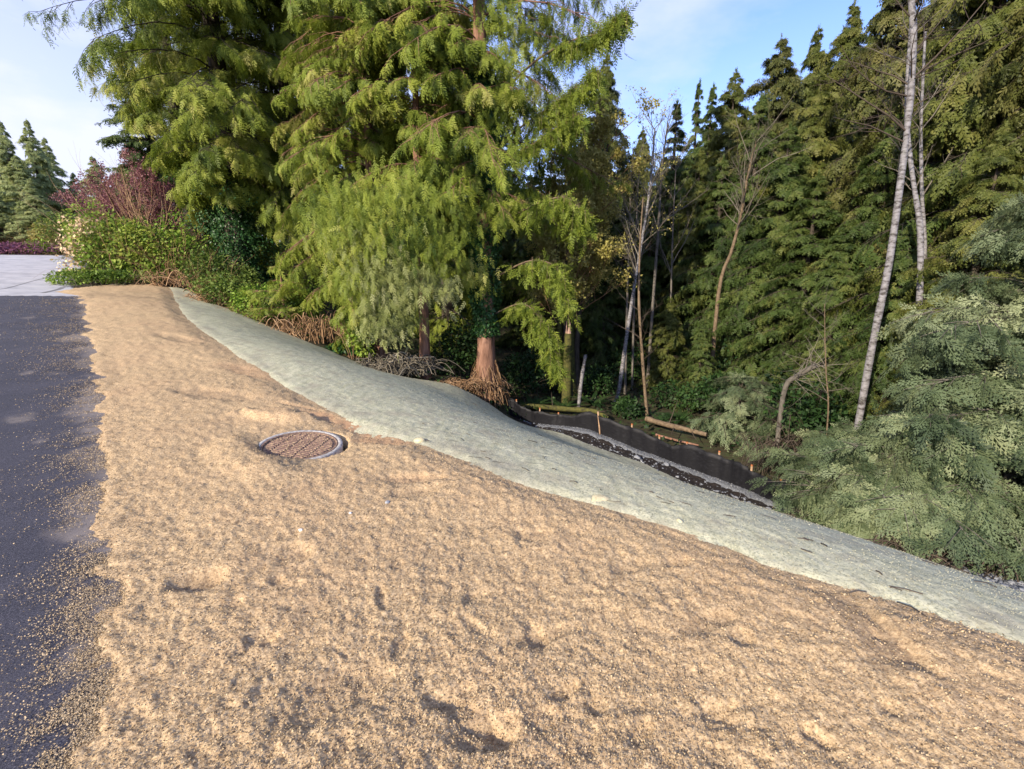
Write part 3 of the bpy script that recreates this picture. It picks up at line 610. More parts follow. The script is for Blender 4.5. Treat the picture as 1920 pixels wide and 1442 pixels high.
# ------------------------------------------------------------------ the manhole
zc = T(MHX, MHY)[0] + .012
man = thing('manhole', (MHX, MHY, zc), 'round rusty manhole cover in a white concrete ring half buried in tan mulch', 'manhole')
man.rotation_euler = (R(2), R(4), R(-6))
def lathe(name, prof_, mat, parent, seg=64):
    a = np.linspace(0, 2 * math.pi, seg, endpoint=False); k = len(prof_)
    v = np.array([[r * math.cos(t_), r * math.sin(t_), z] for r, z in prof_ for t_ in a]); i = np.arange(k * seg).reshape(k, seg)
    q = np.stack([i[:-1], np.roll(i, -1, 1)[:-1], np.roll(i, -1, 1)[1:], i[1:]], -1); return mesh(name, v, q, mat, parent, smooth_shade=False)
lathe('concrete_ring', [(.330, -.12), (.330, .002), (.334, .006), (.361, .006), (.368, -.002), (.373, -.12)], M['concrete_ring'], man)
lathe('frame', [(.308, -.04), (.308, .0), (.311, .004), (.326, .004), (.3285, 0), (.3285, -.04)], M['iron'], man)
gx = np.linspace(-1, 1, 121); GX, GY = np.meshgrid(gx, gx, indexing='ij')
u, v_ = GX * np.sqrt(1 - GY ** 2 / 2) * .303, GY * np.sqrt(1 - GX ** 2 / 2) * .303
w_ = v_ + .18 * u
rid = smooth(np.abs(((w_ / .034) % 1) - .5), .2, .32) * .012 * (np.hypot(u, v_) < .28) * (np.abs(((u / .12) % 1) - .5) > .05)
idx = np.arange(121 * 121).reshape(121, 121)
mesh('cover', np.stack([u, v_, -.008 + rid + fbm(u, v_, .05, 2, 5) * .003], -1), np.stack([idx[:-1, :-1], idx[1:, :-1], idx[1:, 1:], idx[:-1, 1:]], -1), M['iron'], man, smooth_shade=True)
g = np.random.default_rng(44); n = 420; a = g.uniform(0, 6.28, n); rr = .3 * np.sqrt(g.random(n)); mb = MB()
mb.stamp(flake, np.stack([rr * np.cos(a), rr * np.sin(a), np.full(n, .006)], 1), g.normal(size=(n, 3)) * [1, 1, .3], g.normal(size=(n, 3)) * .4 + [0, 0, 1], g.uniform(.006, .013, n), g.beta(2, 2, n))
o = mb.build('mulch_dust', M['flake'], man); o['kind'] = 'stuff'

# pebbles and clods
def rock(name, loc, size, mat, label, cat, group=None, seed=0, flat=.6):
    g = np.random.default_rng(seed); n_, m_ = 10, 14
    th = np.linspace(.02, math.pi - .02, n_); ph = np.linspace(0, 2 * math.pi, m_, endpoint=False); TH, PH = np.meshgrid(th, ph, indexing='ij')
    d = np.stack([np.sin(TH) * np.cos(PH), np.sin(TH) * np.sin(PH), np.cos(TH)], -1)
    k = unit(g.normal(size=(9, 3))); off_ = g.uniform(.7, .95, 9); rr = np.min(np.where((d @ k.T) > .05, off_ / np.maximum(d @ k.T, .05), 9), -1); rr = np.minimum(rr, 1.05)
    v = d * rr[..., None] * np.array([1, g.uniform(.65, .9), flat]) * size
    i = np.arange(n_ * m_).reshape(n_, m_); q = np.stack([i[:-1], np.roll(i, -1, 1)[:-1], np.roll(i, -1, 1)[1:], i[1:]], -1)[..., ::-1]
    o = mesh(name, v, q, mat, tint=np.full(n_ * m_, g.uniform(.5, 1))); o.location = [float(c) for c in loc]; o.rotation_euler = (0, 0, g.uniform(0, 6))
    return tag(o, label, cat, group)
def on_mulch(px, py, dz=0):
    q = B(px, py); q[2] = mulch_z(q[:1], q[1:2])[0][0] + dz; return q
rock('pebble', on_mulch(565, 1006), .016, M['white'], 'tiny white pebble on the mulch below the manhole, left of the other two', 'pebble', 'white pebbles on the mulch', 1)
rock('pebble', on_mulch(658, 974), .014, M['white'], 'tiny white pebble on the mulch below the right end of the manhole', 'pebble', 'white pebbles on the mulch', 2)
rock('pebble', on_mulch(727, 953), .022, M['stone'], 'small grey stone in a dent of the mulch right of the manhole', 'pebble', 'white pebbles on the mulch', 3)
rock('mulch_clod', on_mulch(787, 826, .01), .055, M['foam'], 'round cream clod at the mulch rim right of the manhole', 'clod', 'cream clods at the mulch rim', 4)
rock('mulch_clod', P(1125, 938, B(1125, 938)[:2] @ unit(B(1125, 938)[:2]) ) + [0, .03, -.02], .09, M['foam'], 'long flat cream clod on the crest where the mulch meets the green slope', 'clod', 'cream clods at the mulch rim', 5, .3)
rock('mulch_clod', on_mulch(1272, 982, .0) + [0.02, .05, -.03], .045, M['foam'], 'small upright cream clod standing on the crest at the slope', 'clod', 'cream clods at the mulch rim', 6, 1.1)

# ------------------------------------------------------------------ silt fence
top_px = [(945, 763), (1010, 774), (1130, 791), (1220, 814), (1290, 842), (1350, 862), (1420, 886), (1500, 930), (1535, 965)]
bk = spline(fbase, 120); g = np.random.default_rng(9)
bk[:, 2] = T(bk[:, 0], bk[:, 1]) - .08
ln = np.linspace(0, 1, 120)
wv = .03 * np.sin(ln * 70) + .035 * np.sin(ln * 31 + 1) + .028 * g.normal(size=120)
hgt = .38 + .15 * smooth(ln, .1, .45) + .05 * np.sin(ln * 23) + .035 * np.sin(ln * 47) + .02 * np.sin(ln * 93); tgf = unit(np.gradient(bk[:, :2], axis=0)); nf_ = np.stack([-tgf[:, 1], tgf[:, 0]], 1)
fence = thing('silt_fence', bk[40], 'low black silt fence curving along the ditch with orange tipped stakes', 'fence')
org = bk[40]
rows = []
for s_, k in ((0, 0), (0, .25), (0, .55), (0, .8), (0, 1), (1, 1), (1, .8), (1, .55), (1, .25), (1, 0)):
    w = wv * (.3 + .7 * k) * math.sin(1.5 * k + .4) + (.004 if s_ else -.004) - .05 * k
    rows.append(np.c_[bk[:, :2] + nf_ * w[:, None], bk[:, 2] + .08 + hgt * k - (.08 if k == 0 else 0)])
V = np.stack(rows) - org; i = np.arange(V.shape[0] * 120).reshape(-1, 120)
mesh('fabric', V, np.stack([i[:-1, :-1], i[:-1, 1:], i[1:, 1:], i[1:, :-1]], -1), M['silt'], fence, smooth_shade=True)
def rotz_lean(lx, ly):
    z = unit(np.array([lx, ly, 1.])); x = unit(np.cross([0, 1, 0], z)); return np.stack([x, np.cross(z, x), z], 1)
for k, (px, extra, lx) in enumerate([(966, .06, 0), (1008, .1, .02), (1043, .06, 0), (1132, .2, -.12), (1180, .07, .02), (1234, .08, 0), (1287, .07, .03), (1350, .09, -.02), (1415, .06, .02), (1478, .06, 0)]):
    az_ = math.atan2(px - 960, F_PX * 1.0); j = int(np.argmin(np.abs(np.arctan2(bk[:, 0], bk[:, 1]) - math.atan2(P(px, 800, 1)[0], P(px, 800, 1)[1]))))
    b0 = np.r_[bk[j, :2] + nf_[j] * (.035 + wv[j]), bk[j, 2] - .1] - org; h_ = hgt[j] + .13 + extra * .8; rt = rotz_lean(lx, .02)
    mb = MB(); mb.box(b0 + rt[:, 2] * h_ / 2, (.035, .03, h_), rt); st = mb.build('stake', M['stake'], fence)
    if px != 1132:
        mb = MB(); mb.box(b0 + rt[:, 2] * (h_ + .012), (.036, .031, .03), rt); mb.build('painted_tip', M['orange'], st)
    else: st['label'] = 'taller bare leaning wooden stake'

# stones in the ditch and along the gravel
g = np.random.default_rng(12)
def stones(name, poly, n, smin, smax, label, mat=M['stone'], lift=.02, bias=None):
    bb = np.array(poly)[:, :2]; lo, hi = bb.min(0), bb.max(0); x, y = g.uniform(lo[0], hi[0], n * 4), g.uniform(lo[1], hi[1], n * 4)
    k = poly_sd(x, y, poly) + fbm(x, y, .5, 2, 8) * .25 > 0; x, y = x[k][:n], y[k][:n]; n = len(x)
    tv = np.array([[1, 0, -.3], [0, 1, -.3], [-1, 0, -.3], [0, -1, -.3], [.5, .45, .6], [-.5, .5, .55], [-.5, -.45, .6], [.5, -.5, .5]])
    tq = np.array([[4, 5, 6, 7], [0, 1, 5, 4], [1, 2, 6, 5], [2, 3, 7, 6], [3, 0, 4, 7]])
    s = smin * (smax / smin) ** (g.random(n) ** 3); mb = MB(); nr = g.normal(0, .25, (n, 3)) + [0, 0, 1]
    mb.stamp((tv, tq), np.stack([x, y, T(x, y) + lift], 1), g.normal(size=(n, 3)) * [1, 1, .1], nr, np.stack([s, s * g.uniform(.6, 1, n), s * g.uniform(.5, .9, n)], 1), g.beta(2, 2, n))
    return tag(mb.build(name, mat), label, 'gravel', None, 'stuff')
stones('gravel', grav_poly, 6000, .006, .016, 'grey crushed stones heaped along the foot of the black fence', lift=.06)
stones('ditch_stones', ditch_poly, 900, .012, .05, 'scattered pale stones in the dark wet ditch', lift=.01)
stones('slope_gravel', [P(1730, 1045, 7.3), P(1960, 1085, 7.4), P(2050, 1150, 6.2), P(1930, 1112, 6.3), P(1800, 1075, 6.6)], 1500, .012, .045, 'grey stones showing at the foot of the slope under the near cedars', lift=.0)
for k, (px, py, d, s) in enumerate([(1195, 855, 10.45, .09), (1395, 946, 9.1, .06), (1405, 938, 9.2, .05), (1380, 925, 9.35, .06), (1250, 863, 10.5, .08), (1440, 962, 8.9, .08), (1345, 915, 9.5, .05)]):
    q = P(px, py, d); q[2] = T(q[0], q[1])[0] + s * .25
    rock('ditch_rock', q, s, M['stone'], ['pale rock alone at the upper dark edge of the ditch', 'pale rock low in the ditch amid pebbles', 'rounded pale rock just above the pebbles low in the ditch', 'small pale rock in the middle of the dark ditch strip', 'grey rock against the gravel strip halfway along the fence', 'largest pale rock at the low end of the ditch', 'small rock in the ditch below the fourth orange stake'][k], 'rock', 'pale rocks in the ditch', 20 + k)
# twigs strewn on the slope
mb = MB(); n = 300; x, y = g.uniform(-1, 8.5, n * 6), g.uniform(2, 12, n * 6); k = poly_sd(x, y, hydro_poly) > .25; x, y = x[k][:n], y[k][:n]; n = len(x)
a = g.normal(R(-40), .5, n); l_ = g.uniform(.012, .06, n) * (1 + g.random(n) ** 8); dx, dy = np.cos(a) * l_, np.sin(a) * l_
c0 = np.stack([x - dx, y - dy, T(x - dx, y - dy) + .008], 1); c2 = np.stack([x + dx, y + dy, T(x + dx, y + dy) + .008], 1); c1 = (c0 + c2) / 2 + g.normal(0, .004, (n, 3)); c1[:, 2] += .003
mb.tubes(np.stack([c0, c1, c2], 1), np.full((n, 3), .003) * g.uniform(.6, 1.6, (n, 1)), 3, g.random(n))
tag(mb.build('twig_litter', M['dry_dark']), 'short dark twigs and debris strewn over the green slope', 'twigs', None, 'stuff')

# ------------------------------------------------------------------ conifers
def conifer(name, loc, label, group, mats, rz=0.0, sc=1.0, cat='tree', **kw):
    w, c = conifer_parts(**kw); t_ = thing(name, loc, label, cat, group, rz, sc)
    w.build('trunk', mats[0], t_, True); c.build('crown', mats[1], t_); return t_
CG = 'big cedars beyond the slope'
gA = ground(462, 20.5)
cA = conifer('cedar_tree', gA, 'broad leftmost cedar with ivy round its trunk, rising behind the flowering hedge', CG, (M['bark_dark'], M['cedar']), seed=101, H=21, Rr=4.9, base=.16, limbs=290, bl=15, fr=18, fl=.36, droop=.42, tip_up=.12, ragged=.18, shape=.7, low=.22, hang=1.1)
gB = ground(712, 14.3); gD = P(797, 694, 13.3); gD[2] = T(gD[0], gD[1])[0]
cB = conifer('cedar_tree', gB, 'dense middle cedar with drooping sprays hanging down to the brush pile', CG, (M['bark_red'], M['cedar']), seed=102, H=16, Rr=2.35, base=.07, limbs=220, bl=14, fr=18, fl=.28, droop=.5, tip_up=.1, ragged=.2, shape=.38, r0=.17, hang=1.1, low=.42, avoid=(math.atan2(gD[1] - gB[1], gD[0] - gB[0]), .75))
conifer('cedar_tree', gD, 'slimmer cedar with a bare red trunk foot right of the brush pile', CG, (M['bark_red'], M['cedar']), seed=108, H=13, Rr=1.25, base=.27, limbs=140, bl=12, fr=16, fl=.28, droop=.5, tip_up=.1, ragged=.35, shape=.45, r0=.15, hang=1.1, low=.5, avoid=(math.atan2(-gD[1], -gD[0]), .2))
gC = P(912, 745, 13.2); gC[2] = T(gC[0], gC[1])[0]
cC = thing('cedar_tree', gC, 'tall sparse cedar with a thick ivy clad trunk and tangled roots at the slope edge', 'tree', CG)
wC, kC = conifer_parts(seed=103, H=19, Rr=2.1, base=.27, limbs=190, bl=12, fr=16, fl=.29, droop=.4, ragged=.5, shape=.35, r0=.27, hang=1.2, avoid=(math.atan2(-gC[1], -gC[0]), .3))
wC.build('trunk', M['bark_red'], cC, True); kC.build('crown', M['cedar'], cC)
g = np.random.default_rng(5)
def ivy_on(parent, h0, h1, r, n, seed, lean=(0, 0), puff=.12):
    g = np.random.default_rng(seed); a = g.uniform(0, 6.28, n); h = g.uniform(h0, h1, n); kk = fbm(a * 2, h * 1.3, 1.0, 3, seed) + .25 * (1 - (h - h0) / (h1 - h0)) - .5 * np.exp(-((h - 4.9) / .6) ** 2) * (h1 > 6) > -.16; a, h = a[kk], h[kk]; n = len(a); rr = r + puff * g.random(n) ** 2 * (1 + .8 * np.sin(h * 5 + a * 2)); d = np.stack([np.cos(a), np.sin(a), np.zeros(n)], 1)
    mb = MB(); mb.stamp(LEAF, d * rr[:, None] + np.stack([lean[0] * h, lean[1] * h, h], 1), unit(d * .5 + g.normal(0, .5, (n, 3)) - [0, 0, .6]), unit(d + g.normal(0, .3, (n, 3))), g.uniform(.05, .11, n), g.beta(2, 2, n))
    return mb.build('ivy', M['ivy'], parent)
ivy_on(cC, 1.75, 8.0, .22, 26000, 6); ivy_on(cA, .4, 4.2, .5, 15000, 7, puff=.75)
# dry root tangle at the foot of the ivy clad cedar
mb = MB(); n = 380; a = g.uniform(0, 6.28, n); h = g.uniform(.15, 1.15, n); r0 = .24; d = np.stack([np.cos(a), np.sin(a), np.zeros(n)], 1)
s0 = d * r0 + np.stack([0 * h, 0 * h, h], 1); e_ = d * g.uniform(.3, .75, n)[:, None] * (1.15 - .6 * h)[:, None] + g.normal(0, .12, (n, 3)); e_[:, 2] = g.uniform(-.3, .35, n)
m_ = (s0 + e_) / 2 + g.normal(0, .1, (n, 3)) + d * .12; m_[:, 2] += .1
tk = np.linspace(0, 1, 6)[None].repeat(n, 0); mb.tubes(bez(tk, s0[:, None], (s0 * .4 + m_ * .6)[:, None], (m_ * .6 + e_ * .4)[:, None], e_[:, None]), np.full((n, 6), .006) * g.uniform(.6, 1.8, (n, 1)), 3, g.random(n))
mb.build('dry_vines', M['dry'], cC)
# the long bare-tipped limb reaching over the sky from the ivy clad cedar
def limb_part(parent, pts, r, nfr, seed, mat=M['cedar'], fl=.32):
    nfr = int(nfr * 1.9); r = r * .5; g = np.random.default_rng(seed); o = np.array(parent.location); c = spline([np.array(p_) - o for p_ in pts], 24); mb = MB(); mb.tubes(c, np.linspace(r, .008, 24), 6); lb = mb.build('limb', M['bark_branch'], parent, True)
    f = np.sort(g.random(nfr) ** .7 * .82 + .18) * 23; i = np.minimum(f.astype(int), 22); p_ = c[i] * (1 - (f - i))[:, None] + c[i + 1] * (f - i)[:, None]
    tg = unit(c[i + 1] - c[i]); mb = MB(); tw = MB(); sl = g.uniform(.15, .75, nfr) * (.6 + .4 * g.random(nfr)); d0 = unit(tg * .5 + g.normal(0, .5, (nfr, 3))); k = 9
    m_ = p_ + d0 * (sl * .4)[:, None]; e_ = m_ - np.array([0, 0, 1.]) * (sl * .7)[:, None] + d0 * (sl * .15)[:, None]
    tw.tubes(np.stack([p_, m_, e_], 1), np.full((nfr, 3), .004), 3); tw.build('twigs', M['bark_branch'], lb)
    for j in range(k):
        u = g.random(nfr)[:, None]; q_ = p_ * (1 - u) ** 2 + m_ * 2 * u * (1 - u) + e_ * u * u
        ax = unit(d0 * .3 + g.normal(0, .35, (nfr, 3)) - np.array([0, 0, 1.]) * g.uniform(.4, 1.1, nfr)[:, None])
        mb.stamp(FR_MID, q_, ax, unit(g.normal(size=(nfr, 3)) + [0, -1, .3]), fl * g.uniform(.6, 1.2, nfr), np.clip(g.normal(.4, .18, nfr), 0, 1))
    mb.build('needles', mat, lb)
limb_part(cC, [P(945, 170, 13.2), P(1010, 110, 12.9), P(1075, 75, 12.6), P(1130, 60, 12.3), P(1168, 22, 12.2)], .06, 46, 3)
limb_part(cC, [P(945, 260, 13.2), P(1010, 215, 12.9), P(1060, 180, 12.8), P(1115, 130, 12.6)], .05, 52, 4)
limb_part(cC, [P(945, 300, 13.2), P(1000, 270, 12.8), P(1050, 235, 12.6), P(1085, 215, 12.5)], .05, 50, 5)
limb_part(cC, [P(940, 420, 13.2), P(1000, 385, 12.4), P(1060, 370, 12.0), P(1095, 400, 11.8)], .05, 60, 15)
limb_part(cC, [P(930, 520, 13.2), P(990, 490, 12.4), P(1040, 500, 12.0), P(1065, 560, 11.8)], .05, 60, 16)
limb_part(cC, [P(925, 590, 13.2), P(980, 570, 12.4), P(1020, 610, 12.0), P(1045, 690, 11.9)], .04, 60, 17)
# dusty lower skirt of the middle cedar; hanging sprays before the ivy clad trunk
def skirt(parent, pts, mat, seed, n=150, fl=.29, name='dusty_sprays'):
    g = np.random.default_rng(seed); o = np.array(parent.location); mb = MB()
    for (px, py, d, sp) in pts:
        c = P(px, py, d) - o; p_ = c + g.normal(0, 1, (n, 3)) * [sp, sp * .8, sp * .8]
        ax = unit(np.array([0, -.35, -1]) + g.normal(0, .35, (n, 3))); mb.stamp(FR_MID, p_ - ax * .2, ax, unit(g.normal(0, .4, (n, 3)) + [0, -1, .4]), fl * g.uniform(.6, 1.2, n), np.clip(g.normal(.5, .2) + g.normal(0, .15, n), 0, 1))
    return mb.build(name, mat, parent)
skirt(cB, [(670, 480, 11.8, .35), (740, 500, 11.7, .4), (690, 540, 11.8, .3), (730, 520, 11.7, .28), (760, 540, 11.6, .3), (800, 530, 11.7, .3), (830, 545, 11.9, .25), (700, 560, 11.9, .25), (740, 580, 11.8, .25), (715, 610, 12, .22), (765, 600, 12.1, .2), (690, 620, 12, .22), (740, 630, 12.1, .2)], M['cedar_dusty'], 8, 85)
skirt(cB, [(620, 400, 12.6, .35), (650, 470, 12.3, .35), (655, 430, 11.8, .4), (700, 440, 11.6, .4), (760, 450, 11.6, .4), (820, 470, 11.8, .35), (660, 540, 11.9, .3), (640, 385, 12, .4), (720, 380, 11.6, .45), (800, 390, 11.7, .4)], M['cedar'], 9, 220, name='hanging_sprays')
skirt(cC, [(940, 30, 12.7, .3), (965, 90, 12.8, .3), (925, 120, 12.7, .3), (955, 180, 12.8, .28), (915, 230, 12.7, .3), (965, 290, 12.8, .25), (905, 330, 12.6, .35), (890, 420, 12.5, .35), (960, 400, 12.7, .2), (885, 520, 12.6, .3)], M['cedar'], 19, 110, name='hanging_sprays')
conifer('cedar_tree', ground(385, 25), 'cedar standing behind the left side of the broad leftmost cedar', CG, (M['bark_dark'], M['cedar']), seed=109, H=18, Rr=2.7, base=.33, limbs=130, bl=11, fr=12, fl=.4, low=.4, hang=1.1, droop=.4, shape=.7)
conifer('cedar_tree', ground(575, 21), 'cedar half hidden between the leftmost and the middle cedars', CG, (M['bark_dark'], M['cedar']), seed=104, H=19, Rr=3.6, base=.12, limbs=140, bl=12, fr=14, fl=.36, low=.4, hang=1.1, droop=.4, shape=.7)
conifer('cedar_tree', ground(840, 20), 'cedar standing behind the gap of the middle and the ivy clad cedars', CG, (M['bark_dark'], M['cedar']), seed=105, H=16, Rr=2.6, base=.06, limbs=190, bl=11, fr=14, fl=.34, hang=1.1, droop=.4, shape=.7)
conifer('cedar_tree', ground(690, 24), 'dark cedar far back behind the middle cedar', CG, (M['bark_dark'], M['wood_olive']), seed=106, H=15, Rr=4.6, base=.03, limbs=110, bl=8, fr=7, fl=.7, droop=.35, shape=.7)
conifer('young_cedar', ground(535, 15.6), 'small bright young cedar in the brambles left of the middle cedar', None, (M['bark_red'], M['cedar']), seed=107, H=1.9, Rr=.8, base=.05, limbs=40, bl=5, fr=6, fl=.28, droop=.1, hang=.3, tip_up=.25)

# near cedars on the right
NG = 'near cedars at the right'
near = conifer('cedar_tree', ground(1965, 8.9), 'large feathery grey green cedar at the right edge of the picture', NG, (M['bark_grey'], M['cedar_blue']), seed=110, H=4.5, Rr=1.55, base=.05, limbs=170, bl=11, fr=9, fl=.33, lr=.25, tmpl=FR_NEAR, droop=.16, hang=.35, tip_up=.16, ragged=.25, shape=.6, r0=.1)
conifer('low_cedar', ground(1725, 8.9), 'low spreading cedar bush at the end of the silt fence', NG, (M['bark_grey'], M['cedar_blue']), seed=111, H=1.0, Rr=1.1, base=.03, limbs=95, bl=8, fr=9, fl=.3, lr=.25, tmpl=FR_NEAR, droop=.02, hang=.3, tip_up=.22, ragged=.2, shape=.42, r0=.05)
conifer('low_cedar', ground(1800, 8.4), 'spreading cedar bush below the large feathery cedar, nearest the slope', NG, (M['bark_grey'], M['cedar_blue']), seed=112, H=1.15, Rr=1.3, base=.03, limbs=95, bl=8, fr=9, fl=.3, lr=.25, tmpl=FR_NEAR, droop=.04, hang=.3, tip_up=.2, ragged=.2, shape=.42, r0=.05)
conifer('low_cedar', ground(1740, 10.2), 'bluish cedar bush behind the two spreading cedar bushes', NG, (M['bark_grey'], M['cedar_blue']), seed=113, H=1.15, Rr=1.25, base=.04, limbs=90, bl=8, fr=9, fl=.3, lr=.25, tmpl=FR_NEAR, droop=.05, hang=.3, tip_up=.2, ragged=.2, shape=.5, r0=.05)
conifer('low_cedar', ground(1405, 13.0), 'small dark cedar bush behind the silt fence at mid picture', NG, (M['bark_dark'], M['cedar_blue']), seed=114, H=1.55, Rr=.95, base=.04, limbs=70, bl=7, fr=10, fl=.24, droop=.2, hang=.35, tip_up=.15, shape=.55, r0=.05)

# the wood on the right: a few moulds, copied
def mould(name, mats, **kw):
    w, c = conifer_parts(**kw); t_ = thing(name, (0, 0, 0), 'conifer', 'tree'); w.build('trunk', mats[0], t_, True); c.build('crown', mats[1], t_); return t_
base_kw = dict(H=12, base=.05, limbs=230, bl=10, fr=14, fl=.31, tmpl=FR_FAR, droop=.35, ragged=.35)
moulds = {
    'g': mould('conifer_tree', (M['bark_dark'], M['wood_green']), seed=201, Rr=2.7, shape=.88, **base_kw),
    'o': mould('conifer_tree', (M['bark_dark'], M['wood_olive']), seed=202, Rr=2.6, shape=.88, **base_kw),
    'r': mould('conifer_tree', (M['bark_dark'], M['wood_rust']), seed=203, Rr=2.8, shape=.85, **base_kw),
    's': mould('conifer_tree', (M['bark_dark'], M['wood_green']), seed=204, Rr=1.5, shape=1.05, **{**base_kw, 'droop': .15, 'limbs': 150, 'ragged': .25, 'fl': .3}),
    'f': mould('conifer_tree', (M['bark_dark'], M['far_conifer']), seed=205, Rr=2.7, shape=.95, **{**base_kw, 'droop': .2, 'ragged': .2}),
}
used = set(); WG = 'conifers of the wood on the right'
def plant(kind, px, d, py_top, label, group=WG, wide=1.0, top_px=None, rz=None):
    b0 = ground(px, d); top = P(top_px or px, py_top, d)[2]; s = (top - b0[2]) / 12.0
    rz_ = (px * 1.7) % 6.28 if rz is None else rz; sc = (s * wide, s * wide, s)
    if kind not in used:
        used.add(kind); o = moulds[kind]; o.location = [float(c) for c in b0]; o.rotation_euler = (0, 0, rz_); o.scale = sc; o['label'] = label; o['group'] = group; return o
    return dup(moulds[kind], b0, label, group, rz_, sc)
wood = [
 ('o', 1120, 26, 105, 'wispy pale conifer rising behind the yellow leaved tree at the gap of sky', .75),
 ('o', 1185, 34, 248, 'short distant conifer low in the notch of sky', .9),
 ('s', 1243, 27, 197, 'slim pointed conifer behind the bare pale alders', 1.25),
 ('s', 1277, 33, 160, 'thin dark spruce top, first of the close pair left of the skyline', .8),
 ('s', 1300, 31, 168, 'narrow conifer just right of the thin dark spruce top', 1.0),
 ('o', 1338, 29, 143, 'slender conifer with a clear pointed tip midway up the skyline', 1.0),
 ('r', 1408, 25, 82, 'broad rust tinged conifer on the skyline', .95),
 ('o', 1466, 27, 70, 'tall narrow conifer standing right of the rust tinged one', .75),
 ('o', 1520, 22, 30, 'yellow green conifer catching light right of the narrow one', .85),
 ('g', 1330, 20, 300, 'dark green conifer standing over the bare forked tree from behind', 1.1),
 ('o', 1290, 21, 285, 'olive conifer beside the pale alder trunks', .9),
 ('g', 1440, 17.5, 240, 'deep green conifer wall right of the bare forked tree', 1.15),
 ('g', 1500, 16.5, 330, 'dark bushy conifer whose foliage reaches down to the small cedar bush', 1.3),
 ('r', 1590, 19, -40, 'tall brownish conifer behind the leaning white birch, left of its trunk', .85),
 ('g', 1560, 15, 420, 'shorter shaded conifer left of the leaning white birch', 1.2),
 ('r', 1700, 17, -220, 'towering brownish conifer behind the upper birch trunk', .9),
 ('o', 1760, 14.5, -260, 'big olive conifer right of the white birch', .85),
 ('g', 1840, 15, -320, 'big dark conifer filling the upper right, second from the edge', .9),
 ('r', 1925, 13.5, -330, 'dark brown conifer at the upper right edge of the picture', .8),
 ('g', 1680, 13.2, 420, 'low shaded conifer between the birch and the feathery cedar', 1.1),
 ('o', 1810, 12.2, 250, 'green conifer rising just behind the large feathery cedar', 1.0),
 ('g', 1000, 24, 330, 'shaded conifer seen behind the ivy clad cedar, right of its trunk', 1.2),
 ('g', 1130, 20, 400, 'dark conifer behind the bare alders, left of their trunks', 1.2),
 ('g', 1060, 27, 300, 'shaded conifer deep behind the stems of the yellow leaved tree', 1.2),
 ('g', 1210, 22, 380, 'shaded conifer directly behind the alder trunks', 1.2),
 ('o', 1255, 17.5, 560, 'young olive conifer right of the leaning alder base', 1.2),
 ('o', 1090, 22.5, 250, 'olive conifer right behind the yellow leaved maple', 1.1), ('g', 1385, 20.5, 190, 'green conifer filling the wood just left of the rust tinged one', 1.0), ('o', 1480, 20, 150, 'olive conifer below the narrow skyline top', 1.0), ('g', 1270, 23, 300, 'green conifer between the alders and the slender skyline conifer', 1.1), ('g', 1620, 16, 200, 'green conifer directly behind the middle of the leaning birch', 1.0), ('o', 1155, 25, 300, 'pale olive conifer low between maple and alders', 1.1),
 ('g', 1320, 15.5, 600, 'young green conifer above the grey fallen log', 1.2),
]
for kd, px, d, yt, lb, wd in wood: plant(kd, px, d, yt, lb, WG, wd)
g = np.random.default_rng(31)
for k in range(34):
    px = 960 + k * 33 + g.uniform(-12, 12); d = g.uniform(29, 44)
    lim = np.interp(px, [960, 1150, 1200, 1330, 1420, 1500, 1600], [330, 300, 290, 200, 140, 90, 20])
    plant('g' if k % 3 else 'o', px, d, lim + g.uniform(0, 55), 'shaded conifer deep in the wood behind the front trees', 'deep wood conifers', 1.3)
for k in range(9):
    px = 330 + k * 75; plant('g', px, g.uniform(31, 38), g.uniform(130, 240), 'dark conifer glimpsed behind the big cedars', 'conifers behind the big cedars', 1.5)
# far conifers on the left
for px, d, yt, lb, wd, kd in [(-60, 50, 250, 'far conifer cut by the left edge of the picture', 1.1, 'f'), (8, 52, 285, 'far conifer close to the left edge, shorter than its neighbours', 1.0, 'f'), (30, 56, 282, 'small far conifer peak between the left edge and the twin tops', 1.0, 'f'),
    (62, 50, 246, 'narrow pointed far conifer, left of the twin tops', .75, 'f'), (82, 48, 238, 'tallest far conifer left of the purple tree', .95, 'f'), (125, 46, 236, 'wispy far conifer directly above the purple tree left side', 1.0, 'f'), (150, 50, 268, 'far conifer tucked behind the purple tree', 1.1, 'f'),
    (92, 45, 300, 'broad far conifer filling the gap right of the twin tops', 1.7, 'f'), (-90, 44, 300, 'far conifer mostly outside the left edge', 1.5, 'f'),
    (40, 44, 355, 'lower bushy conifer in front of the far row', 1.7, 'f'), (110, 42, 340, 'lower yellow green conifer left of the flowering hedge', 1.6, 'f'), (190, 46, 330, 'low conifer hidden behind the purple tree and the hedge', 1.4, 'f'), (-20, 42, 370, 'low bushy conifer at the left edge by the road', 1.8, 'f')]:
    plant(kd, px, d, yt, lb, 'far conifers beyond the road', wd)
for k in range(6): plant('f', 230 + k * 45, 44 + (k % 3) * 3, 300 + 15 * (k % 2), 'far conifer hidden behind the leftmost cedar', 'far conifers behind the cedar', 1.4)

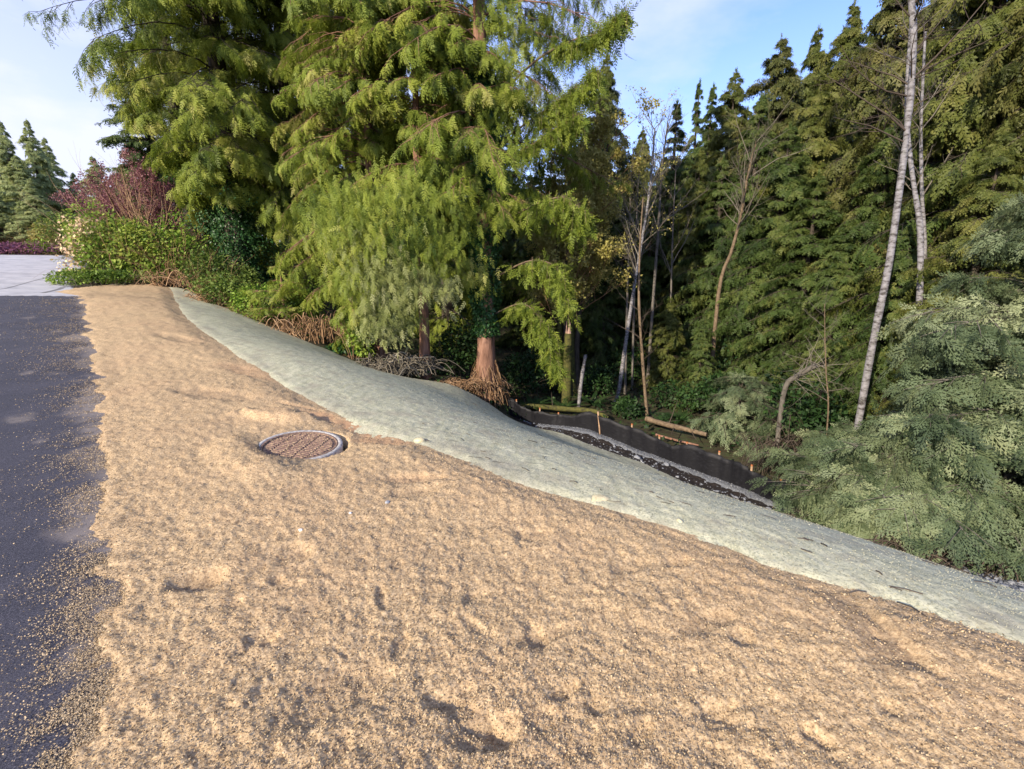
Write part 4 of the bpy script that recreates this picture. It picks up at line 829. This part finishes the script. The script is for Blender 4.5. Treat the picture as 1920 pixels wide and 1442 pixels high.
# ------------------------------------------------------------------ bare and leafing trees
def bare_tree(name, pts, r0, r1, label, cat, group, mats, seed, m=(26, 6, 4), t0=.35, ang=48, lf=.3, leaf=None, leafn=0, leafsize=.06, up=.12, tint=.5, sides=10, extra=None):
    g = np.random.default_rng(seed); org = np.array(pts[0]); c = spline(np.array(pts) - org, 22)
    t_ = thing(name, org, label, cat, group); mb = MB(); rad = np.linspace(r0, r1, 22); rad[0] *= 1.15; rad = rad * (1 + .06 * g.normal(size=22))
    mb.tubes(c, rad, sides); mb.build('trunk', mats[0], t_, True)
    lv = [(c[None], rad[None])]; br = MB()
    for k, mm in enumerate(m):
        C, rr = grow(g, *lv[-1], mm, ang, lf if k == 0 else .45, 5 if k == 0 else 4, t0 if k == 0 else .2, up)
        br.tubes(C, rr, 5 if k == 0 else 3, np.clip(g.normal(tint, .15, len(C)), 0, 1)); lv.append((C, rr))
    br.build('branches', mats[1], t_)
    if leaf:
        C = lv[-1][0]; n = leafn; i = g.integers(0, len(C), n); f = g.random((n, 1)); p_ = C[i, -2] * (1 - f) + C[i, -1] * f + g.normal(0, .05, (n, 3))
        mb = MB(); mb.stamp(LEAF, p_, g.normal(size=(n, 3)) - [0, 0, .4], g.normal(size=(n, 3)) + [0, 0, .6], leafsize * g.uniform(.6, 1.4, n), np.clip(g.normal(.5, .2, n), 0, 1)); mb.build('crown', leaf, t_)
    return t_
def root(px, py, d):
    q = P(px, py, d); q[2] = T(q[0], q[1])[0]; return q
BG = 'white barked birches'
bare_tree('birch_tree', [root(1608, 800, 10.6), P(1617, 750, 10.6), P(1641, 620, 10.5), P(1666, 500, 10.5), P(1690, 330, 10.4), P(1705, 200, 10.3), P(1713, 60, 10.2), P(1700, -90, 10.1), P(1690, -230, 10)], .068, .035,
          'tall leaning white birch rising from behind the low cedar bush', 'tree', BG, (M['birch'], M['dry_dark']), 301, (30, 8, 6), .55, 62, .2)
bare_tree('birch_tree', [root(1700, 830, 12), P(1704, 750, 12), P(1722, 600, 12), P(1726, 440, 12), P(1717, 370, 12), P(1706, 290, 12), P(1700, 180, 12), P(1712, 0, 12), P(1720, -150, 12)], .06, .025,
          'crooked second birch half hidden right of the leaning white birch', 'tree', BG, (M['birch'], M['dry_grey']), 302, (16, 5, 4), .5, 55, .14)
bare_tree('birch_tree', [root(1735, 800, 13), P(1734, 500, 13), P(1729, 370, 13), P(1727, 240, 13), P(1735, 60, 13)], .045, .02, 'thin straight birch stem furthest right among the birches', 'tree', BG, (M['birch'], M['dry_grey']), 303, (12, 4, 3), .5, 50, .2)
AG = 'bare alders at the ditch'
bare_tree('alder_tree', [root(1150, 790, 15.5), P(1160, 735, 15.5), P(1175, 630, 15.5), P(1192, 520, 15.5), P(1212, 400, 15.5), P(1222, 320, 15.5), P(1228, 240, 15.5)], .075, .02, 'pale leaning alder trunk, whitest of the bare ones', 'tree', AG, (M['birch'], M['dry_grey']), 310, (26, 6, 4), .45, 38, .25, M['maple_young'], 1200, .05)
bare_tree('alder_tree', [root(1213, 740, 18), P(1222, 600, 18), P(1235, 420, 18), P(1240, 330, 18), P(1252, 230, 18)], .065, .02, 'straight grey alder right of the whitest leaning one', 'tree', AG, (M['bark_grey'], M['dry_grey']), 311, (24, 6, 4), .4, 42, .24)
bare_tree('alder_tree', [root(1216, 790, 14.2), P(1213, 775, 14.2), P(1203, 650, 14.2), P(1198, 560, 14.2), P(1200, 460, 14.3), P(1206, 370, 14.3)], .055, .016, 'thin brown stem leaning left from the end of the grey log', 'tree', AG, (M['bark_branch'], M['dry_dark']), 312, (20, 5, 3), .3, 60, .22)
for k, (px, lb) in enumerate([(1180, 'slender grey stem left of the leaning alder top'), (1193, 'second slender grey stem, close by the leaning alder'), (1262, 'slender stem standing right of the straight grey alder')]):
    bare_tree('alder_tree', [root(px - 6, 700, 17 + k * .7), P(px - 4, 560, 17 + k * .7), P(px, 420, 17 + k * .7), P(px + 6, 300, 17 + k * .7)], .045, .015, lb, 'tree', AG, (M['bark_grey'], M['dry_grey']), 313 + k, (18, 5, 4), .4, 38, .28)
bare_tree('bare_tree', [root(1335, 700, 16.2), P(1348, 545, 16.2), P(1372, 470, 16.2), P(1390, 400, 16.2), P(1402, 330, 16.2), P(1418, 265, 16.2)], .062, .02, 'bare brown tree with a forked twiggy crown among the conifers', 'tree', None, (M['bark_branch'], M['dry_grey']), 320, (22, 6, 5), .5, 52, .32)
st = bare_tree('bare_sapling', [root(1556, 800, 11.4), P(1553, 770, 11.4), P(1549, 700, 11.4), P(1547, 640, 11.4), P(1546, 570, 11.4)], .018, .006, 'thin bare sapling left of the leaning birch foot', 'tree', None, (M['bark_branch'], M['dry_grey']), 321, (16, 5, 3), .25, 60, .35, sides=6)
# the yellow leaved maple with several stems
my0 = root(1078, 740, 16.5); mpl = thing('maple_tree', my0, 'many stemmed maple with fresh yellow leaves right of the ivy clad cedar', 'tree')
g = np.random.default_rng(33); brm, lfm = MB(), MB()
for k, (b_, m_, t_p) in enumerate([((1050, 660), (1048, 520), (1040, 330)), ((1060, 660), (1062, 520), (1070, 300)), ((1072, 650), (1078, 500), (1105, 270)), ((1082, 640), (1100, 480), (1140, 270)), ((1066, 670), (1072, 560), (1122, 240))]):
    d = 16.3 + .2 * k; pts = spline([np.array(my0) + [(k - 2) * .12, 0, -.1], P(*b_, d), P(*m_, d), P(*t_p, d)], 16) - my0
    mb = MB(); rad = np.linspace(.12, .03, 16); mb.tubes(pts, rad, 8); s_ = mb.build('stem', M['bark_dark'] if k % 2 else M['moss'], mpl, True)
    C, rr = grow(g, pts[None], rad[None], 24, 42, .3, 5, .45, .2); brm.tubes(C, rr, 4, .5); C2, r2 = grow(g, C, rr, 7, 40, .5, 4, .2, .2); brm.tubes(C2, r2, 3, .5); C3, r3 = grow(g, C2, r2, 4, 40, .5, 3, .2, .1); brm.tubes(C3, r3, 3, .5)
    n = 10500; i = g.integers(0, len(C3), n); lfm.stamp(LEAF, C3[i, -1] + g.normal(0, .07, (n, 3)), g.normal(size=(n, 3)) - [0, 0, .5], g.normal(size=(n, 3)) + [0, 0, .5], g.uniform(.05, .11, n), np.clip(g.normal(.5, .22, n), 0, 1))
brm.build('branches', M['dry'], mpl); lfm.build('crown', M['maple_young'], mpl)
# broken snag and post-like stump
q0 = root(1062, 760, 15.3); sn = thing('broken_snag', q0, 'broken tree stub showing split pink wood below the maple stems', 'tree'); mb = MB()
pts = spline([[0, 0, -.1], P(1064, 690, 15.3) - q0, P(1066, 625, 15.3) - q0], 10); mb.tubes(pts, np.linspace(.17, .12, 10), 9); mb.build('trunk', M['moss'], sn, True)
mb = MB(); tp = pts[-1]
for k in range(9): a = k * .7; b_ = tp + [math.cos(a) * .07, math.sin(a) * .07, -.35]; e_ = tp + [math.cos(a) * .06, math.sin(a) * .06, .05 + .4 * ((k * 37) % 10) / 10]; mb.tubes(np.stack([b_, (b_ + e_) / 2, e_]), np.array([.04, .035, .004]), 4)
mb.build('splinters', M['wood_raw'], sn)
q0 = root(1084, 770, 14.6); sp_ = thing('dead_pole', q0, 'short leaning dead pole with peeling bark standing by the mossy log', 'tree'); mb = MB(); pts = spline([[0, 0, -.1], P(1090, 715, 14.6) - q0, P(1098, 665, 14.6) - q0], 12); mb.tubes(pts, np.linspace(.06, .05, 12) * (1 + .1 * np.sin(np.arange(12) * 2)), 8); mb.build('trunk', M['birch'], sp_, True)
# fallen logs
def log(name, pts, r0, r1, label, mat, seed, stubs=4):
    g = np.random.default_rng(seed); org = np.array(pts[0]); c = spline(np.array(pts) - org, 26); t_ = thing(name, org, label, 'log', 'fallen logs behind the fence'); mb = MB(); rad = np.linspace(r0, r1, 26) * (1 + .07 * g.normal(size=26)); mb.tubes(c, rad, 10); mb.build('trunk', mat, t_, True)
    for k in range(stubs):
        mb = MB(); i = g.integers(3, 23); d = unit(g.normal(size=3) + [0, -.3, .6]); mb.tubes(np.stack([c[i], c[i] + d * .25, c[i] + d * g.uniform(.4, .7) + [0, 0, .05]]), np.array([.018, .012, .004]), 4); mb.build('broken_branch', M['dry_dark'], t_)
    return t_
log('fallen_log', [P(938, 765, 13.9), P(1000, 762, 13.8), P(1060, 767, 13.7), P(1115, 771, 13.5), P(1140, 785, 13.3)], .085, .06, 'long mossy green log lying behind the black fence', M['moss'], 41)
log('fallen_log', [P(1212, 785, 12.9), P(1245, 795, 12.6), P(1290, 806, 12.3), P(1325, 815, 12.1)], .075, .05, 'brown rotten log right of the mossy one', M['bark_branch'], 42)
log('fallen_log', [P(1230, 815, 12.2), P(1270, 826, 11.9), P(1310, 835, 11.7)], .03, .02, 'thin reddish pole lying under the brown rotten log', M['bark_red'], 43, 1)
# uprooted snag
q0 = root(1500, 760, 11.9); us = thing('uprooted_snag', q0, 'grey dead snag with spiky broken roots above the small dark cedar bush', 'tree'); g = np.random.default_rng(51)
c = spline([np.array([-.2, .3, -.1]), P(1470, 735, 11.9) - q0, P(1495, 705, 11.8) - q0, P(1530, 685, 11.7) - q0], 14); mb = MB(); mb.tubes(c, np.linspace(.05, .06, 14), 7); mb.build('trunk', M['bark_grey'], us, True)
mb = MB(); C, rr = grow(g, c[None], np.full((1, 14), .05), 26, 60, .45, 4, .5, .0, .2); mb.tubes(C, rr, 4, .8); C2, r2 = grow(g, C, rr, 4, 50, .5, 3, .2, 0); mb.tubes(C2, r2, 3, .5); mb.build('roots', M['dry_grey'], us)

# ------------------------------------------------------------------ shrubs and brambles
def shrub(name, c, rad, label, cat, mats, seed, leaves=3000, size=.07, nst=30, group=None, tint=.5, twig_r=.008, lumps=10, drop=.2, arch=.05, shell=.5):
    g = np.random.default_rng(seed); rad = np.array(rad, float); t_ = thing(name, c, label, cat, group)
    if leaves:
        mb = MB(); blob_leaves(mb, g, np.array([0, 0, rad[2] * .55]), rad, leaves, size, tint, shell, .25, lumps=lumps, drop=drop); mb.build('leaves', mats[0], t_)
    if nst:
        mb = MB(); C, rr = stems(mb, g, np.array([0, 0, -.05]), nst, rad[2] * 1.35, 1.1 * rad[0] / rad[2], twig_r, 6, jitter=rad[0] * .5, arch=arch)
        C2, r2 = grow(g, C, rr, 4, 45, .4, 4, .3, .05); mb.tubes(C2, r2, 3, .5); mb.build('stems', mats[1], t_)
    return t_
hd = shrub('flowering_hedge', ground(258, 22.2), (1.9, 1.2, 1.9), 'bright green hedge with cream flowers at the road end', 'hedge', (M['leaf_hedge'], M['dry']), 61, 9500, .12, 70, lumps=18, tint=.55)
g = np.random.default_rng(62); mb = MB(); n = 520; p_ = np.stack([g.normal(-1.3, .2, n), g.normal(-.55, .25, n), g.uniform(.2, 2.05, n)], 1); p_[:, 0] += .35 * (p_[:, 2] > 1.5) * g.random(n) * 2
mb.stamp(LEAF, p_, g.normal(size=(n, 3)), g.normal(size=(n, 3)) + [0, -1, 0], g.uniform(.08, .17, n), g.random(n)); mb.build('blossoms', M['blossom'], hd)
shrub('green_shrub', ground(345, 21.2), (1.35, 1.0, 1.7), 'yellow green shrub with bare brown stems right of the flowering hedge', 'shrub', (M['leaf_bright'], M['dry']), 63, 3000, .11, 120, tint=.4, twig_r=.01)
shrub('green_shrub', ground(405, 19.2), (1.0, .8, 1.2), 'loose shrub under the ivy of the leftmost cedar', 'shrub', (M['leaf_bramble'], M['dry']), 64, 2200, .1, 60)
shrub('juniper', ground(205, 20.9), (1.6, .6, .42), 'low green juniper mat at the end of the mulch', 'shrub', (M['leaf_hedge'], M['dry_grey']), 65, 3000, .08, 90, tint=.3, drop=-.2)
shrub('juniper', ground(285, 20.8), (.75, .4, .32), 'small pale bluish ground plant at the mulch end, right of the juniper mat', 'shrub', (M['cedar_dusty'], M['dry_grey']), 66, 900, .07, 30)
shrub('garden_shrub', ground(112, 41), (2.6, 1.5, 1.6), 'rounded brown twiggy shrub across the far road', 'shrub', (M['maple_young'], M['dry']), 67, 1500, .14, 140)
shrub('garden_shrub', ground(95, 39.5), (1.5, .9, .55), 'small lime green shrub by the far road edge', 'shrub', (M['leaf_bright'], M['dry']), 68, 1500, .13, 20)
shrub('garden_shrub', ground(158, 39), (1.8, 1.2, 2.0), 'dark green rounded shrub behind the flowering hedge', 'shrub', (M['leaf_bramble'], M['dry']), 69, 3000, .14, 20)
shrub('heather', ground(15, 40), (3.4, 1.0, .55), 'pink heather bed at the left edge beyond the road', 'flowers', (M['heather'], M['dry']), 70, 3500, .13, 20)
# purple leaved tree and the fan of bare stems
pq = ground(305, 25.5); pt = thing('purple_tree', pq, 'purple leaved spreading tree behind the flowering hedge', 'tree'); g = np.random.default_rng(71); mb = MB()
C, rr = stems(mb, g, np.zeros(3), 13, 4.3, .6, .05, 6, lean=(-.22, 0), jitter=.15); mb.build('trunk', M['dry'], pt, True); mb = MB(); lf = MB()
C2, r2 = grow(g, C, rr, 12, 35, .45, 4, .35, .15); mb.tubes(C2, r2, 3, .5); C3, r3 = grow(g, C2, r2, 6, 35, .5, 4, .2, .1); mb.tubes(C3, r3, 3, .4); mb.build('branches', M['red_leaf'], pt)
n = 26000; i = g.integers(0, len(C3), n); f = g.random((n, 1)); lf.stamp(LEAF, C3[i, 1] * (1 - f) + C3[i, -1] * f + g.normal(0, .06, (n, 3)), g.normal(size=(n, 3)), g.normal(size=(n, 3)) + [0, 0, .5], g.uniform(.045, .09, n), np.clip(g.normal(.45, .2, n), 0, 1)); lf.build('crown', M['red_leaf'], pt)
bq = ground(305, 23.2); bs = thing('bare_shrub', bq, 'fan of long bare tan stems leaning left in front of the purple tree', 'shrub'); mb = MB(); g = np.random.default_rng(72)
C, rr = stems(mb, g, np.zeros(3), 42, 3.9, .5, .022, 6, lean=(-.4, 0), jitter=.6, t=.8); C2, r2 = grow(g, C, rr, 5, 25, .4, 4, .3, .1); mb.tubes(C2, r2, 3, .7); mb.build('stems', M['dry'], bs)
# brambles on the bank
BB = 'bramble bushes along the top of the slope'
for k, (px, d, rad, n, mat, lb) in enumerate([(430, 17.9, (1.1, .8, .75), 2600, 'leaf_bramble', 'first bramble bush from the left beside the slope top'), (478, 16.9, (1.0, .8, .8), 2600, 'leaf_bright', 'sunny light green bramble bush below the ivy mass'), (455, 18.8, (1.2, .8, 1.1), 2600, 'leaf_bramble', 'darker bramble bush behind the sunny one'),
    (520, 16.1, (.9, .7, .6), 2200, 'leaf_bramble', 'low bramble bush left of the brown canes'), (560, 16.4, (.9, .8, 1.1), 2400, 'leaf_bright', 'bright green bramble mound above the brown canes'), (600, 15.3, (.9, .7, .5), 1600, 'leaf_bramble', 'thin bramble bush behind the brown canes'), (640, 13.9, (.7, .4, .22), 1100, 'ivy', 'low ivy patch at the slope edge left of the brush pile')]):
    shrub('bramble_bush', ground(px, d), rad, lb, 'shrub', (M[mat], M['dry']), 80 + k, n, .085, 60, BB, arch=.12)
shrub('bright_shrub', ground(665, 13.6), (.5, .4, 1.2), 'vivid green leafy sapling left of the brush pile', 'shrub', (M['leaf_bright'], M['dry']), 90, 1300, .09, 14, tint=.65)
def tangle(name, c, rad, n, label, mat, seed, h=.8, r=.007, cat='brush'):
    g = np.random.default_rng(seed); t_ = thing(name, c, label, cat); mb = MB(); a = g.uniform(0, 6.28, n); rr = np.sqrt(g.random(n))
    s0 = np.stack([np.cos(a) * rr * rad[0], np.sin(a) * rr * rad[1], g.uniform(-.05, .1, n)], 1); e_ = s0 + g.normal(0, .5, (n, 3)) * [rad[0], rad[1], .2]; e_[:, 2] = g.uniform(0, h, n) * g.random(n)
    m_ = (s0 + e_) / 2; m_[:, 2] += h * g.uniform(.3, 1.2, n); tk = np.linspace(0, 1, 7)[None].repeat(n, 0)
    mb.tubes(bez(tk, s0[:, None], (s0 * .3 + m_ * .7)[:, None], (m_ * .7 + e_ * .3)[:, None], e_[:, None]), np.full((n, 7), r) * g.uniform(.5, 1.8, (n, 1)), 3, g.random(n)); mb.build('canes', mat, t_); return t_
tangle('dry_brambles', ground(585, 14.75), (1.1, .45), 170, 'tangle of brown bramble canes on the bank left of the brush pile', M['dry'], 91, .95, .009)
tangle('dry_brambles', ground(335, 20.3), (1.0, .5), 120, 'reddish dead canes at the far top corner of the slope', M['dry'], 92, .6, .011)
tangle('dry_brambles', ground(410, 18.1), (.8, .35), 110, 'brown dead canes in front of the first bramble bushes', M['dry'], 96, .4, .01)
bp_ = tangle('brush_pile', ground(735, 12.9), (.95, .45), 260, 'pile of grey brown cut branches at the slope edge by the red trunk', M['dry_grey'], 93, .55, .011)
mb = MB(); g = np.random.default_rng(94)
for k in range(7): a = g.uniform(-.4, .4); p0 = np.array([g.uniform(-1.2, -.2), g.uniform(-.35, .3), g.uniform(.05, .3)]); e_ = p0 + np.array([g.uniform(.9, 1.8), a, g.uniform(-.15, .25)]); mb.tubes(np.stack([p0, (p0 + e_) / 2 + [0, 0, .06], e_]), np.array([.025, .02, .008]), 6, .8)
mb.build('thick_sticks', M['dry_grey'], bp_)
tangle('dry_brambles', ground(860, 12.75), (.7, .3), 140, 'thin reddish twigs along the slope edge between the two cedar trunks', M['dry'], 95, .22, .006)
tangle('dead_twigs', ground(1610, 8.35), (.7, .28), 150, 'grey dead twigs under the low cedar bush at the slope foot', M['dry_grey'], 97, .3, .006)
tangle('dead_twigs', ground(1900, 7.25), (.9, .35), 150, 'dark dead twigs at the lower right under the feathery cedar', M['dry_dark'], 98, .35, .006)
tangle('dead_twigs', ground(1540, 11.3), (1.0, .5), 170, 'thin bare dark twigs around the thin sapling foot', M['dry_dark'], 99, 1.0, .006)
# shaded undergrowth
UG = 'shaded undergrowth of the wood'
for k, (px, d, rad, lb) in enumerate([(985, 15.2, (.9, .7, 1.3), 'dark leafy shrub right of the ivy clad cedar foot'), (1020, 17, (1.1, .8, 1.4), 'dark shrub behind the mossy log, left of the maple stems'), (1120, 17, (1.2, .8, .7), 'low green shrub between the dead pole and the leaning alder'), (1165, 18.5, (1.2, .8, 1.0), 'shaded shrub behind the leaning alder foot'),
    (1265, 15.5, (1.0, .7, .6), 'low green shrub above the brown rotten log'), (1180, 14.1, (.5, .4, .4), 'small yellowish shrub left of the brown rotten log end'), (1340, 14.5, (1.0, .7, 1.0), 'dark shrub left of the small cedar bush'), (1460, 13.8, (1.2, .8, 1.2), 'dark shrub behind the uprooted snag'), (1560, 12.4, (1.2, .8, 1.3), 'shaded shrub behind the thin sapling'), (1240, 20, (1.6, 1, 1.8), 'shaded tall shrub far behind the alder stems'), (1400, 17, (1.5, 1, 1.4), 'dark shrub deep behind the small cedar bush'), (860, 15.5, (1.0, .7, 1.5), 'shaded shrub between the two cedar trunks')]):
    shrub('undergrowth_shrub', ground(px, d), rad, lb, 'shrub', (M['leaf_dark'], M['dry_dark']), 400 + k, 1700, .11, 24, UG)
def fern(loc, s, label, seed):
    g = np.random.default_rng(seed); t_ = thing('sword_fern', loc, label, 'fern', 'sword ferns under the trees'); n = 16; a = np.arange(n) * 2.4; mb = MB(); el = g.uniform(.35, 1.1, n)
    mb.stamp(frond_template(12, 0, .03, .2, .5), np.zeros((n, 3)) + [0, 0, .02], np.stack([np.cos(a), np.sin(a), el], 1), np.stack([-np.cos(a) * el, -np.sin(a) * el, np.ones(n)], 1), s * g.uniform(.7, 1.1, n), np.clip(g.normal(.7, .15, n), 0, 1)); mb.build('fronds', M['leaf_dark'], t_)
for k, (px, d, s, lb) in enumerate([(1060, 14.6, .8, 'sword fern behind the mossy log, left of the dead pole'), (1118, 15.2, .9, 'sword fern right of the dead pole'), (1250, 13.6, .7, 'sword fern over the brown rotten log'), (1290, 14, .7, 'sword fern right of the brown stem foot'), (1000, 14.3, .8, 'sword fern above the left end of the mossy log')]): fern(ground(px, d), s, lb, 500 + k)
# a scatter of low leaves over the forest floor
g = np.random.default_rng(77); n = 26000; x, y = g.uniform(-14, 26, n), g.uniform(10, 36, n); k = (poly_sd(x, y, hydro_poly) < -.1) & (poly_sd(x, y, mulch_poly) < -.1) & (poly_sd(x, y, ditch_poly) < -.1) & (poly_sd(x, y, conc_poly) < -1) & (poly_sd(x, y, road_poly) < -.5) & (np.degrees(np.arctan2(x, y)) > -33) & (fbm(x, y, 1.6, 3, 70) > -.05)
x, y = x[k], y[k]; n = len(x); mb = MB(); mb.stamp(LEAF, np.stack([x, y, T(x, y) + g.uniform(.02, .25, n)], 1), g.normal(size=(n, 3)) + [0, 0, .3], g.normal(size=(n, 3)) * .6 + [0, 0, 1], g.uniform(.06, .14, n), g.random(n))
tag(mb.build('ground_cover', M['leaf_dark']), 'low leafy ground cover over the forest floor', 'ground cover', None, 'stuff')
